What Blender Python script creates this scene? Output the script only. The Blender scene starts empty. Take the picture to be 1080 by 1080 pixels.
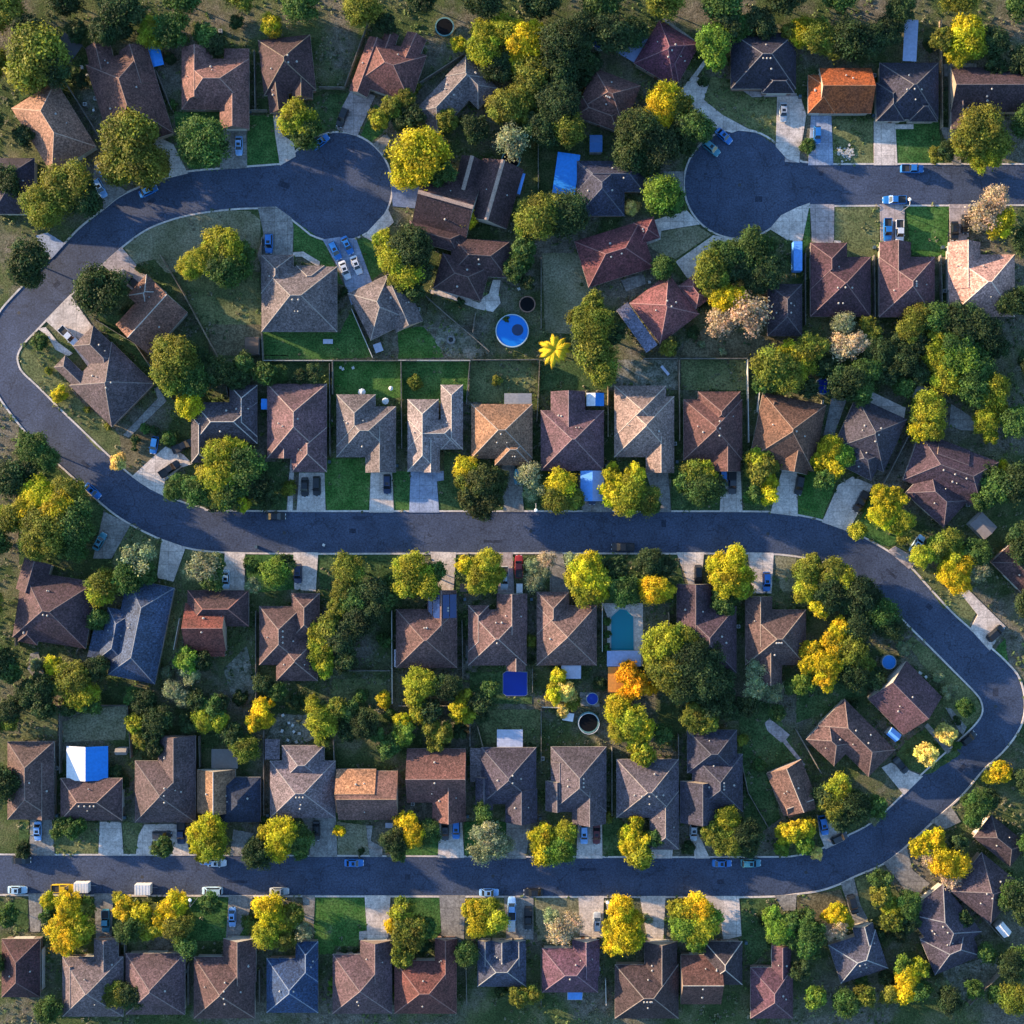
import bpy, math, random
from mathutils import Vector, noise
random.seed(7)
SC = bpy.context.scene
COL = SC.collection
S = 0.23            # metres on the ground per photo pixel
HCAM = 265.0        # flying height
OO = [20, 220, 420, 620, 840]
ZF = 1080 / 220.0
def px(t, x, y):
    """survey tile + reading -> photo pixel"""
    return (OO[t // 10] + x / ZF, OO[t % 10] + y / ZF)
def g(p, z=0.0):
    """photo pixel -> ground metres for a point seen at height z"""
    f = 1 - z / HCAM
    return ((p[0] - 540) * S * f, (540 - p[1]) * S * f)
def gt(t, x, y, z=0.0):
    return g(px(t, x, y), z)

# ------------------------------------------------------------------ materials
MC = {}
def nm(name):
    m = bpy.data.materials.new(name); m.use_nodes = True
    nt = m.node_tree
    return m, nt, nt.nodes['Principled BSDF']
def N(nt, k, **kw):
    n = nt.nodes.new(k)
    for a, b in kw.items(): setattr(n, a, b)
    return n
def noise_mat(name, c1, c2, scale=0.3, speck=3.0, samt=0.35, rough=0.9, c3=None, coord='world', metal=0, bump=0.0, spec=0.3, joints=0, lo=0.38, hi=0.62):
    key = ('n', name, c1, c2, scale, speck, samt, rough, c3, coord)
    if key in MC: return MC[key]
    m, nt, b = nm(name)
    if coord == 'world':
        co = N(nt, 'ShaderNodeNewGeometry').outputs['Position']
    else:
        co = N(nt, 'ShaderNodeTexCoord').outputs['Object']
    n1 = N(nt, 'ShaderNodeTexNoise'); n1.inputs['Scale'].default_value = scale; n1.inputs['Detail'].default_value = 6; n1.inputs['Roughness'].default_value = .65
    nt.links.new(co, n1.inputs['Vector'])
    r = N(nt, 'ShaderNodeValToRGB'); r.color_ramp.elements[0].position = lo; r.color_ramp.elements[1].position = hi
    r.color_ramp.elements[0].color = (*c1, 1); r.color_ramp.elements[1].color = (*c2, 1)
    if c3:
        e = r.color_ramp.elements.new(min(.95, hi + .07)); e.color = (*c3, 1)
    nt.links.new(n1.outputs['Fac'], r.inputs['Fac'])
    n2 = N(nt, 'ShaderNodeTexNoise'); n2.inputs['Scale'].default_value = speck; n2.inputs['Detail'].default_value = 3; n2.inputs['Roughness'].default_value = .8
    nt.links.new(co, n2.inputs['Vector'])
    mr = N(nt, 'ShaderNodeMapRange'); mr.inputs['From Min'].default_value = .4; mr.inputs['From Max'].default_value = .6
    mr.inputs['To Min'].default_value = 1 - samt; mr.inputs['To Max'].default_value = 1 + samt
    nt.links.new(n2.outputs['Fac'], mr.inputs['Value'])
    mx = N(nt, 'ShaderNodeMix', data_type='RGBA', blend_type='MULTIPLY'); mx.inputs['Factor'].default_value = 1
    nt.links.new(r.outputs['Color'], mx.inputs['A']); nt.links.new(mr.outputs['Result'], mx.inputs['B'])
    cur = mx.outputs['Result']
    if joints:
        br = N(nt, 'ShaderNodeTexBrick'); br.offset = 0; br.inputs['Scale'].default_value = 1
        br.inputs['Brick Width'].default_value = joints; br.inputs['Row Height'].default_value = joints; br.inputs['Mortar Size'].default_value = .05; br.inputs['Mortar Smooth'].default_value = .3
        br.inputs['Color1'].default_value = (1.05, 1.05, 1.05, 1); br.inputs['Color2'].default_value = (.90, .90, .90, 1); br.inputs['Mortar'].default_value = (.55, .54, .52, 1)
        nt.links.new(co, br.inputs['Vector'])
        n3 = N(nt, 'ShaderNodeTexNoise'); n3.inputs['Scale'].default_value = .55; n3.inputs['Detail'].default_value = 5; n3.inputs['Roughness'].default_value = .7
        nt.links.new(co, n3.inputs['Vector'])
        m3 = N(nt, 'ShaderNodeMapRange'); m3.inputs['From Min'].default_value = .35; m3.inputs['From Max'].default_value = .65; m3.inputs['To Min'].default_value = .78; m3.inputs['To Max'].default_value = 1.08
        nt.links.new(n3.outputs['Fac'], m3.inputs['Value'])
        for q in (br.outputs['Color'], m3.outputs['Result']):
            k = N(nt, 'ShaderNodeMix', data_type='RGBA', blend_type='MULTIPLY'); k.inputs['Factor'].default_value = 1
            nt.links.new(cur, k.inputs['A']); nt.links.new(q, k.inputs['B']); cur = k.outputs['Result']
    nt.links.new(cur, b.inputs['Base Color'])
    b.inputs['Roughness'].default_value = rough; b.inputs['Metallic'].default_value = metal
    b.inputs['Specular IOR Level'].default_value = spec
    if bump:
        bp = N(nt, 'ShaderNodeBump'); bp.inputs['Strength'].default_value = bump; bp.inputs['Distance'].default_value = .08
        nt.links.new(n2.outputs['Fac'], bp.inputs['Height']); nt.links.new(bp.outputs['Normal'], b.inputs['Normal'])
    MC[key] = m
    return m
def plain(name, c, rough=.5, metal=0, spec=.5, coat=0):
    key = ('p', name, c, rough, metal)
    if key in MC: return MC[key]
    m, nt, b = nm(name)
    # slight weathering so that nothing is perfectly even
    co = N(nt, 'ShaderNodeTexCoord').outputs['Object']
    n1 = N(nt, 'ShaderNodeTexNoise'); n1.inputs['Scale'].default_value = 1.7; n1.inputs['Detail'].default_value = 5
    nt.links.new(co, n1.inputs['Vector'])
    mr = N(nt, 'ShaderNodeMapRange'); mr.inputs['From Min'].default_value = .3; mr.inputs['From Max'].default_value = .7
    mr.inputs['To Min'].default_value = .86; mr.inputs['To Max'].default_value = 1.1
    nt.links.new(n1.outputs['Fac'], mr.inputs['Value'])
    mx = N(nt, 'ShaderNodeMix', data_type='RGBA', blend_type='MULTIPLY'); mx.inputs['Factor'].default_value = 1
    mx.inputs['A'].default_value = (*c, 1); nt.links.new(mr.outputs['Result'], mx.inputs['B'])
    nt.links.new(mx.outputs['Result'], b.inputs['Base Color'])
    b.inputs['Roughness'].default_value = rough; b.inputs['Metallic'].default_value = metal
    b.inputs['Specular IOR Level'].default_value = spec; b.inputs['Coat Weight'].default_value = coat
    MC[key] = m
    return m
def leaf_material(name, trans=.45):
    m, nt, b = nm(name)
    oi = N(nt, 'ShaderNodeObjectInfo')
    at = N(nt, 'ShaderNodeAttribute', attribute_name='tone')
    mx = N(nt, 'ShaderNodeMix', data_type='RGBA', blend_type='MULTIPLY'); mx.inputs['Factor'].default_value = 1
    nt.links.new(oi.outputs['Color'], mx.inputs['A']); nt.links.new(at.outputs['Color'], mx.inputs['B'])
    nt.links.new(mx.outputs['Result'], b.inputs['Base Color'])
    b.inputs['Roughness'].default_value = .65; b.inputs['Specular IOR Level'].default_value = .25
    tr = N(nt, 'ShaderNodeBsdfTranslucent'); nt.links.new(mx.outputs['Result'], tr.inputs['Color'])
    ms = N(nt, 'ShaderNodeMixShader'); ms.inputs['Fac'].default_value = trans
    out = nt.nodes['Material Output']
    nt.links.new(b.outputs[0], ms.inputs[1]); nt.links.new(tr.outputs[0], ms.inputs[2]); nt.links.new(ms.outputs[0], out.inputs[0])
    return m

def roof_mat(c, kind=0):
    """asphalt shingles: blotched courses, grain, streaks"""
    key = ('roof', c, kind)
    if key in MC: return MC[key]
    m, nt, b = nm('shingles')
    co = N(nt, 'ShaderNodeTexCoord').outputs['Object']
    def nz(scale, det, rg, lo, hi, tlo, thi):
        n = N(nt, 'ShaderNodeTexNoise'); n.inputs['Scale'].default_value = scale; n.inputs['Detail'].default_value = det; n.inputs['Roughness'].default_value = rg
        nt.links.new(co, n.inputs['Vector'])
        r = N(nt, 'ShaderNodeMapRange'); r.inputs['From Min'].default_value = lo; r.inputs['From Max'].default_value = hi; r.inputs['To Min'].default_value = tlo; r.inputs['To Max'].default_value = thi
        nt.links.new(n.outputs['Fac'], r.inputs['Value']); return r.outputs['Result']
    a = nz(.22, 5, .6, .35, .65, .0, 1.)
    r = N(nt, 'ShaderNodeMix', data_type='RGBA')
    lum = sum(c) / 3
    c = tuple(max(.012, lum + (x - lum) * 1.4) * k_ for x, k_ in zip(c, (.73, .68, .77))); lum *= .75; c2 = tuple(x * .62 + lum * .10 for x in c); c1 = tuple(x * 1.12 for x in c)
    r.inputs['A'].default_value = (*c1, 1); r.inputs['B'].default_value = (*c2, 1)
    nt.links.new(a, r.inputs['Factor'])
    s1 = nz(2.3, 4, .85, .38, .62, .50, 1.5)
    v = N(nt, 'ShaderNodeTexVoronoi'); v.inputs['Scale'].default_value = 3.1
    nt.links.new(co, v.inputs['Vector'])
    sp = N(nt, 'ShaderNodeSeparateColor'); nt.links.new(v.outputs['Color'], sp.inputs[0])
    r2 = N(nt, 'ShaderNodeMapRange'); r2.inputs['To Min'].default_value = .66; r2.inputs['To Max'].default_value = 1.34
    nt.links.new(sp.outputs[0], r2.inputs['Value'])
    cur = r.outputs['Result']
    for q in (s1, r2.outputs['Result']):
        mx = N(nt, 'ShaderNodeMix', data_type='RGBA', blend_type='MULTIPLY'); mx.inputs['Factor'].default_value = 1
        nt.links.new(cur, mx.inputs['A']); nt.links.new(q, mx.inputs['B']); cur = mx.outputs['Result']
    nt.links.new(cur, b.inputs['Base Color'])
    b.inputs['Roughness'].default_value = .85; b.inputs['Specular IOR Level'].default_value = .3
    bp = N(nt, 'ShaderNodeBump'); bp.inputs['Strength'].default_value = .5; bp.inputs['Distance'].default_value = .05
    nt.links.new(s1, bp.inputs['Height']); nt.links.new(bp.outputs['Normal'], b.inputs['Normal'])
    MC[key] = m
    return m

def add_cracks(m):
    """sealed cracks and a few darker repair strips in the asphalt"""
    nt = m.node_tree; b = nt.nodes['Principled BSDF']; src = b.inputs['Base Color'].links[0].from_socket
    co = N(nt, 'ShaderNodeNewGeometry').outputs['Position']
    n = N(nt, 'ShaderNodeTexNoise'); n.inputs['Scale'].default_value = .35; n.inputs['Detail'].default_value = 5; nt.links.new(co, n.inputs['Vector'])
    sc = N(nt, 'ShaderNodeVectorMath', operation='SCALE'); sc.inputs['Scale'].default_value = 5; nt.links.new(n.outputs['Color'], sc.inputs[0])
    ad = N(nt, 'ShaderNodeVectorMath', operation='ADD'); nt.links.new(co, ad.inputs[0]); nt.links.new(sc.outputs[0], ad.inputs[1])
    v = N(nt, 'ShaderNodeTexVoronoi', feature='DISTANCE_TO_EDGE'); v.inputs['Scale'].default_value = .11; nt.links.new(ad.outputs[0], v.inputs['Vector'])
    r = N(nt, 'ShaderNodeMapRange'); r.inputs['From Min'].default_value = .004; r.inputs['From Max'].default_value = .016; r.inputs['To Min'].default_value = .62; r.inputs['To Max'].default_value = 1
    nt.links.new(v.outputs['Distance'], r.inputs['Value'])
    n2 = N(nt, 'ShaderNodeTexNoise'); n2.inputs['Scale'].default_value = .22; n2.inputs['Detail'].default_value = 7; n2.inputs['Roughness'].default_value = .7; nt.links.new(co, n2.inputs['Vector'])
    r2 = N(nt, 'ShaderNodeMapRange'); r2.inputs['From Min'].default_value = .36; r2.inputs['From Max'].default_value = .64; r2.inputs['To Min'].default_value = .80; r2.inputs['To Max'].default_value = 1.18
    nt.links.new(n2.outputs['Fac'], r2.inputs['Value'])
    for q in (r.outputs['Result'], r2.outputs['Result']):
        k = N(nt, 'ShaderNodeMix', data_type='RGBA', blend_type='MULTIPLY'); k.inputs['Factor'].default_value = 1
        nt.links.new(src, k.inputs['A']); nt.links.new(q, k.inputs['B']); src = k.outputs['Result']
    nt.links.new(src, b.inputs['Base Color'])
LEAF = leaf_material('leaves')
BARK = noise_mat('bark', (.07, .05, .035), (.13, .10, .075), 2, 8, .3)
PALEBARK = noise_mat('pale_twigs', (.20, .16, .12), (.32, .26, .20), 2, 8, .3)
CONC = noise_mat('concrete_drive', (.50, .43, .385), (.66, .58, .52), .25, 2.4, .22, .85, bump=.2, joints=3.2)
KERBM = noise_mat('kerb_concrete', (.44, .39, .35), (.58, .52, .47), .4, 2.5, .18, .85)
ASPH = noise_mat('asphalt', (.034, .048, .086), (.054, .072, .118), .09, 2.3, .34, .8, bump=.3, spec=.35, lo=.3, hi=.7)
add_cracks(ASPH)
TRIM = plain('white_trim', (.42, .40, .37), .6)
CAP = {}
GLASS = plain('dark_glass', (.012, .016, .022), .08, 0, .6)
RUBBER = plain('rubber', (.015, .015, .016), .8)
STEEL = plain('steel', (.35, .36, .38), .4, .6)
FENCEW = noise_mat('fence_wood', (.16, .12, .08), (.30, .24, .17), .5, 4, .25)
FENCEG = noise_mat('weathered_fence', (.11, .10, .085), (.20, .185, .16), .5, 4, .25)
FENCEL = plain('pale_fence', (.50, .47, .42), .7)

# ------------------------------------------------------------------ mesh helpers
class MB:
    def __init__(s): s.v = []; s.f = []; s.m = []
    def poly(s, pts, m=0):
        i = len(s.v); s.v += [tuple(p) for p in pts]; s.f.append(tuple(range(i, i + len(pts)))); s.m.append(m)
    def prism(s, pts, z0, z1, m=0, mt=None):
        """vertical extrusion of a 2-D ring (any winding)"""
        a = sum(pts[i][0] * pts[(i + 1) % len(pts)][1] - pts[(i + 1) % len(pts)][0] * pts[i][1] for i in range(len(pts)))
        if a < 0: pts = pts[::-1]
        n = len(pts); i = len(s.v)
        s.v += [(p[0], p[1], z0) for p in pts] + [(p[0], p[1], z1) for p in pts]
        s.f.append(tuple(i + n + k for k in range(n))); s.m.append(m if mt is None else mt)
        s.f.append(tuple(i + n - 1 - k for k in range(n))); s.m.append(m)
        for k in range(n):
            q = (k + 1) % n
            s.f.append((i + k, i + q, i + n + q, i + n + k)); s.m.append(m)
    def box(s, x0, y0, z0, x1, y1, z1, m=0):
        s.prism([(x0, y0), (x1, y0), (x1, y1), (x0, y1)], z0, z1, m)
    def obox(s, c, u, L, D, z0, z1, m=0):
        """box centred at c, long axis u"""
        v = (-u[1], u[0])
        s.prism([(c[0] + u[0] * a + v[0] * b, c[1] + u[1] * a + v[1] * b) for a, b in ((-L / 2, -D / 2), (L / 2, -D / 2), (L / 2, D / 2), (-L / 2, D / 2))], z0, z1, m)
    def tube(s, p, q, r0, r1, n=6, m=0, cap=True):
        p = Vector(p); q = Vector(q); d = (q - p).normalized()
        a = d.orthogonal().normalized(); b = d.cross(a)
        i = len(s.v)
        for (c, r) in ((p, r0), (q, r1)):
            for k in range(n):
                t = 2 * math.pi * k / n
                s.v.append(tuple(c + a * (r * math.cos(t)) + b * (r * math.sin(t))))
        for k in range(n):
            j = (k + 1) % n
            s.f.append((i + k, i + j, i + n + j, i + n + k)); s.m.append(m)
        if cap:
            s.f.append(tuple(i + n - 1 - k for k in range(n))); s.m.append(m)
            s.f.append(tuple(i + n + k for k in range(n))); s.m.append(m)
    def ring(s, cx, cy, r0, r1, z0, z1, n=36, m=0):
        for k in range(n):
            a = 2 * math.pi * k / n; b = 2 * math.pi * (k + 1) / n
            P = lambda r, t, z: (cx + r * math.cos(t), cy + r * math.sin(t), z)
            s.poly([P(r0, a, z1), P(r1, a, z1), P(r1, b, z1), P(r0, b, z1)], m)
            s.poly([P(r1, a, z0), P(r1, b, z0), P(r1, b, z1), P(r1, a, z1)], m)
            s.poly([P(r0, b, z0), P(r0, a, z0), P(r0, a, z1), P(r0, b, z1)], m)
    def disc(s, cx, cy, r, z, n=36, m=0):
        s.poly([(cx + r * math.cos(2 * math.pi * k / n), cy + r * math.sin(2 * math.pi * k / n), z) for k in range(n)], m)
    def mesh(s, name, mats, smooth=False):
        me = bpy.data.meshes.new(name); me.from_pydata(s.v, [], s.f)
        for m in mats: me.materials.append(m)
        me.polygons.foreach_set('material_index', s.m)
        if smooth: me.polygons.foreach_set('use_smooth', [True] * len(s.f))
        me.update(); return me
    def build(s, name, mats, parent=None, loc=(0, 0, 0), smooth=False):
        if not isinstance(mats, (list, tuple)): mats = [mats]
        return link(name, s.mesh(name, mats, smooth), parent, loc)
def link(name, me, parent=None, loc=(0, 0, 0), rz=0):
    o = bpy.data.objects.new(name, me); COL.objects.link(o)
    o.parent = parent; o.location = loc; o.rotation_euler = (0, 0, rz)
    return o
def struct(o, kind='structure'):
    o['kind'] = kind; return o

# ------------------------------------------------------------------ labels
REG = []      # (object, label with the place the object is at)
HOUSES = []   # (x, y, reference phrase)
def tag(o, label, cat, group=None, xy=None):
    o['category'] = cat
    if group: o['group'] = group
    x, y = xy if xy else (o.location.x, o.location.y)
    REG.append([o, label, x, y])
def comp(dx, dy):
    a = math.degrees(math.atan2(dy, dx)) % 360
    return ['east', 'northeast', 'north', 'northwest', 'west', 'southwest', 'south', 'southeast'][int((a + 22.5) // 45) % 8]
def near(x, y):
    return min(HOUSES, key=lambda h: (h[0] - x) ** 2 + (h[1] - y) ** 2)
def side_of(x, y):
    h = near(x, y)
    return '%s of the %s' % (comp(x - h[0], y - h[1]), h[2])
ORD = ['first', 'second', 'third', 'fourth', 'fifth', 'sixth', 'seventh', 'eighth', 'ninth', 'tenth', 'eleventh', 'twelfth', 'thirteenth', 'fourteenth', 'fifteenth', 'sixteenth']
def finish_labels():
    by = {}
    for e in REG: by.setdefault(e[1], []).append(e)
    for lab, es in by.items():
        if len(es) == 1:
            es[0][0]['label'] = lab; continue
        sx = max(e[2] for e in es) - min(e[2] for e in es); sy = max(e[3] for e in es) - min(e[3] for e in es)
        if sx >= sy:
            es.sort(key=lambda e: e[2]); w = ('western', 'eastern')
        else:
            es.sort(key=lambda e: -e[3]); w = ('northern', 'southern')
        n = len(es)
        for i, e in enumerate(es):
            if n == 2: pre = w[i]
            elif i == 0: pre = w[0] + 'most'
            elif i == n - 1: pre = w[1] + 'most'
            elif n == 3: pre = 'middle'
            else: pre = ORD[i] + ' ' + w[0]
            e[0]['label'] = pre + ' ' + lab

# ------------------------------------------------------------------ roads and ground
def catmull(P, n=5, closed=False):
    out = []
    m = len(P)
    for i in range(m if closed else m - 1):
        p0 = P[(i - 1) % m] if closed or i > 0 else P[0]
        p1 = P[i]; p2 = P[(i + 1) % m]
        p3 = P[(i + 2) % m] if closed or i + 2 < m else P[-1]
        for k in range(n):
            t = k / n
            out.append(tuple(.5 * ((2 * p1[j]) + (-p0[j] + p2[j]) * t + (2 * p0[j] - 5 * p1[j] + 4 * p2[j] - p3[j]) * t * t + (-p0[j] + 3 * p1[j] - 3 * p2[j] + p3[j]) * t ** 3) for j in (0, 1)))
    if not closed: out.append(tuple(P[-1]))
    return out
def arc(cx, cy, r, a0, a1, n=18):
    return [(cx + r * math.cos(math.radians(a0 + (a1 - a0) * k / n)), cy + r * math.sin(math.radians(a0 + (a1 - a0) * k / n))) for k in range(n + 1)]
RH = [(295, 174), (262, 176.5), (240, 178), (197, 182), (173, 189), (132, 205), (110, 221), (87, 239), (69, 257), (40, 287), (20, 307), (0, 330), (-12, 355), (-14, 385), (-2, 415), (20, 446), (46, 475), (69, 495), (107, 530), (134, 550), (170, 568), (197, 577), (232, 581.5), (300, 583), (430, 583), (560, 582.5), (700, 583), (800, 583), (840, 586), (867, 592), (893, 603), (917, 620), (938, 638), (958, 658.7), (982.6, 683), (1007, 707.6), (1029, 730), (1035.6, 740), (1036.6, 752), (1029, 764.6), (1010, 783), (972, 817.6), (952, 839), (927.6, 862), (909, 874.6), (889, 884), (868, 895), (840, 903), (800, 904.5), (600, 904.5), (400, 903.5), (200, 902.5), (20, 902), (-150, 901)]
LH = [(-150, 942), (20, 943), (240, 944), (440, 944.5), (640, 945), (800, 945), (840, 942), (866, 938), (887, 930.7), (901, 923.5), (930, 911), (954, 893), (982.6, 866.5), (1013, 839), (1036, 812), (1060, 789), (1076, 765), (1080, 740), (1074, 715), (1060, 698), (1043.7, 683), (1023, 664), (1003, 646), (979, 620), (960, 599), (938, 583), (913, 568.7), (895, 560.5), (868, 550), (840, 543.8), (815, 540.5), (640, 540), (440, 540), (240, 539.5), (213, 536), (183, 527), (162.6, 518), (140, 503.5), (112, 479), (91, 459), (65, 434), (40, 409), (24, 394), (19, 385), (18, 375), (24, 363), (40, 346), (75, 310), (107.6, 279), (130, 259), (152, 243), (175, 233), (203, 225.5), (240, 220.5), (270, 219), (291, 220.5), (308, 231), (328, 247)]
MAINR = catmull(RH, 5) + catmull(LH, 5) + arc(356, 197, 57, 112, -95, 26)[0:] + [(333, 145), (314, 159)]
NER = [(1400, 174), (1100, 174), (866, 174), (846, 171.5), (832, 165)] + arc(779, 194, 57, -43, -307, 34) + [(824, 230), (840, 220.5), (860, 216.5), (1100, 215.5), (1400, 215.5)]
def flat(name, pts, z, mat, zb=None, kind='structure', parent=None):
    mb = MB()
    w = [g(p) for p in pts]
    if zb is None:
        a = sum(w[i][0] * w[(i + 1) % len(w)][1] - w[(i + 1) % len(w)][0] * w[i][1] for i in range(len(w)))
        if a < 0: w = w[::-1]
        mb.poly([(x, y, z) for x, y in w])
    else:
        mb.prism(w, zb, z)
    o = mb.build(name, mat, parent)
    if kind: o['kind'] = kind
    return o
def offset(P, d, closed=True):
    out = []; n = len(P)
    for i in range(n):
        a = P[(i - 1) % n]; b = P[i]; c = P[(i + 1) % n]
        if not closed and i == 0: a = b
        if not closed and i == n - 1: c = b
        t1 = (b[0] - a[0], b[1] - a[1]); t2 = (c[0] - b[0], c[1] - b[1])
        l1 = math.hypot(*t1) or 1; l2 = math.hypot(*t2) or 1
        t = (t1[0] / l1 + t2[0] / l2, t1[1] / l1 + t2[1] / l2); l = math.hypot(*t) or 1
        out.append((b[0] - t[1] / l * d, b[1] + t[0] / l * d))
    return out
def kerb(name, pts):
    w = [g(p) for p in pts]
    a = sum(w[i][0] * w[(i + 1) % len(w)][1] - w[(i + 1) % len(w)][0] * w[i][1] for i in range(len(w)))
    d = -.42 if a > 0 else .42
    o2 = offset(w, d); mb = MB(); n = len(w)
    for i in range(n):
        j = (i + 1) % n
        A, B, C, D = w[i], w[j], o2[j], o2[i]
        q = [(A[0], A[1], .13), (B[0], B[1], .13), (C[0], C[1], .135), (D[0], D[1], .135)]
        if d > 0: q = q[::-1]
        q2 = [(A[0], A[1], 0), (B[0], B[1], 0), (B[0], B[1], .13), (A[0], A[1], .13)]
        mb.poly(q[::-1]); mb.poly(q2)
    return struct(mb.build(name, KERBM))

# ground: dark mixed grass, dry patches, bare soil
def ground_material():
    m, nt, b = nm('yard_ground')
    co = N(nt, 'ShaderNodeNewGeometry').outputs['Position']
    def nz(scale, det, rg, off=0):
        n = N(nt, 'ShaderNodeTexNoise'); n.inputs['Scale'].default_value = scale; n.inputs['Detail'].default_value = det; n.inputs['Roughness'].default_value = rg
        mp = N(nt, 'ShaderNodeVectorMath', operation='ADD'); mp.inputs[1].default_value = (off, off * .7, 0)
        nt.links.new(co, mp.inputs[0]); nt.links.new(mp.outputs[0], n.inputs['Vector']); return n.outputs['Fac']
    def ramp(f, els):
        r = N(nt, 'ShaderNodeValToRGB'); cr = r.color_ramp
        cr.elements[0].position, cr.elements[0].color = els[0][0], (*els[0][1], 1)
        cr.elements[1].position, cr.elements[1].color = els[-1][0], (*els[-1][1], 1)
        for p, c in els[1:-1]:
            e = cr.elements.new(p); e.color = (*c, 1)
        nt.links.new(f, r.inputs['Fac']); return r.outputs['Color']
    grass = ramp(nz(.12, 8, .68), [(.30, (.034, .056, .020)), (.47, (.062, .092, .032)), (.56, (.105, .122, .052)), (.68, (.17, .16, .095))])
    soil = ramp(nz(.5, 6, .7, 40), [(.35, (.085, .078, .055)), (.65, (.21, .19, .15))])
    mask = ramp(nz(.045, 7, .62, 90), [(.47, (0, 0, 0)), (.58, (1, 1, 1))])
    mx = N(nt, 'ShaderNodeMix', data_type='RGBA'); nt.links.new(mask, mx.inputs['Factor']); nt.links.new(grass, mx.inputs['A']); nt.links.new(soil, mx.inputs['B'])
    sp = ramp(nz(2.4, 4, .8, 11), [(.38, (.5, .5, .5)), (.62, (1.55, 1.55, 1.55))])
    m2 = N(nt, 'ShaderNodeMix', data_type='RGBA', blend_type='MULTIPLY'); m2.inputs['Factor'].default_value = 1
    nt.links.new(mx.outputs['Result'], m2.inputs['A']); nt.links.new(sp, m2.inputs['B'])
    nt.links.new(m2.outputs['Result'], b.inputs['Base Color']); b.inputs['Roughness'].default_value = .95; b.inputs['Specular IOR Level'].default_value = .1
    bp = N(nt, 'ShaderNodeBump'); bp.inputs['Strength'].default_value = .8; bp.inputs['Distance'].default_value = .15
    nt.links.new(sp, bp.inputs['Height']); nt.links.new(bp.outputs['Normal'], b.inputs['Normal'])
    return m
mb = MB(); mb.poly([(-900, -900, 0), (900, -900, 0), (900, 900, 0), (-900, 900, 0)])
struct(mb.build('ground', ground_material()))
flat('road', MAINR, .012, ASPH); flat('road', NER, .012, ASPH)
kerb('kerb', MAINR); kerb('kerb', NER)
ROADPTS = [g(p) for p in MAINR + NER]
# ------------------------------------------------------------------ houses
EAVE = 2.8
BRICKS = [(.22, .11, .075), (.27, .20, .14), (.33, .29, .23), (.18, .12, .09), (.36, .33, .29)]
def wall_mat(c):
    key = ('wall', c)
    if key in MC: return MC[key]
    m, nt, b = nm('brick_wall')
    co = N(nt, 'ShaderNodeTexCoord').outputs['Object']
    br = N(nt, 'ShaderNodeTexBrick'); br.inputs['Scale'].default_value = 2.2
    mp = N(nt, 'ShaderNodeMapping'); mp.inputs['Rotation'].default_value = (math.radians(90), 0, 0)
    nt.links.new(co, mp.inputs['Vector']); nt.links.new(mp.outputs[0], br.inputs['Vector'])
    br.inputs['Color1'].default_value = (*c, 1); br.inputs['Color2'].default_value = (*[x * .75 for x in c], 1); br.inputs['Mortar'].default_value = (.3, .28, .25, 1)
    nt.links.new(br.outputs['Color'], b.inputs['Base Color']); b.inputs['Roughness'].default_value = .9
    MC[key] = m
    return m
def wing_frame(t, w):
    if len(w) == 5:
        x0, y0, x1, y1, k = w
        A = gt(t, x0, y0, EAVE); B = gt(t, x1, y0, EAVE); D = gt(t, x0, y1, EAVE)
    else:
        ax, ay, bx, by, d, k = w
        l = math.hypot(bx - ax, by - ay)
        A = gt(t, ax, ay, EAVE); B = gt(t, bx, by, EAVE)
        D = gt(t, ax - (by - ay) / l * d, ay + (bx - ax) / l * d, EAVE)
    A, B, D = Vector(A), Vector(B), Vector(D)
    u = B - A; L = u.length; u.normalize(); v = D - A; Dl = v.length; v.normalize()
    if L < Dl and k in ('h', 'g', 'hh'):       # ridge along the long side
        A, u, v, L, Dl = A, v, u, Dl, L
    if k in ('gy',):                           # ridge runs from A to D
        u, v, L, Dl = v, u, Dl, L
    return A, u, v, L, Dl, k
WIN = DOOR = GAR = None
def unit_opening(name, w, h, kind):
    """an opening lying in the x-z plane, facing -y"""
    mb = MB(); f = .09
    if kind == 'win':
        mb.box(-w / 2, -.05, 0, w / 2, .02, f, 0); mb.box(-w / 2, -.05, h - f, w / 2, .02, h, 0)
        mb.box(-w / 2, -.05, f, -w / 2 + f, .02, h - f, 0); mb.box(w / 2 - f, -.05, f, w / 2, .02, h - f, 0)
        mb.box(-.03, -.04, f, .03, .01, h - f, 0); mb.box(-w / 2 + f, -.015, f, w / 2 - f, .01, h - f, 1)
        mats = [TRIM, GLASS]
    elif kind == 'garage':
        for i in range(4):
            mb.box(-w / 2, -.06, i * h / 4 + .01, w / 2, .01, (i + 1) * h / 4 - .02, 0)
        mats = [plain('garage_paint', (.45, .43, .38), .6)]
    else:
        mb.box(-w / 2, -.05, 0, w / 2, .01, h, 0); mb.box(-w / 2 - f, -.03, 0, -w / 2, .01, h + f, 1); mb.box(w / 2, -.03, 0, w / 2 + f, .01, h + f, 1)
        mats = [plain('door_paint', (.10, .05, .03), .5), TRIM]
    return mb.mesh(name, mats)
WIN_ME = unit_opening('window', 1.5, 1.3, 'win'); DOOR_ME = unit_opening('front_door', 1.0, 2.1, 'door'); GAR_ME = unit_opening('garage_door', 4.8, 2.2, 'garage')
VENTM = plain('vent_metal', (.34, .33, .31), .6)
_v = MB(); _v.tube((0, 0, -.15), (0, 0, .28), .13, .13, 8); _v.tube((0, 0, .28), (0, 0, .40), .25, .10, 8); VENT_ME = _v.mesh('vent', [VENTM])
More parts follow.
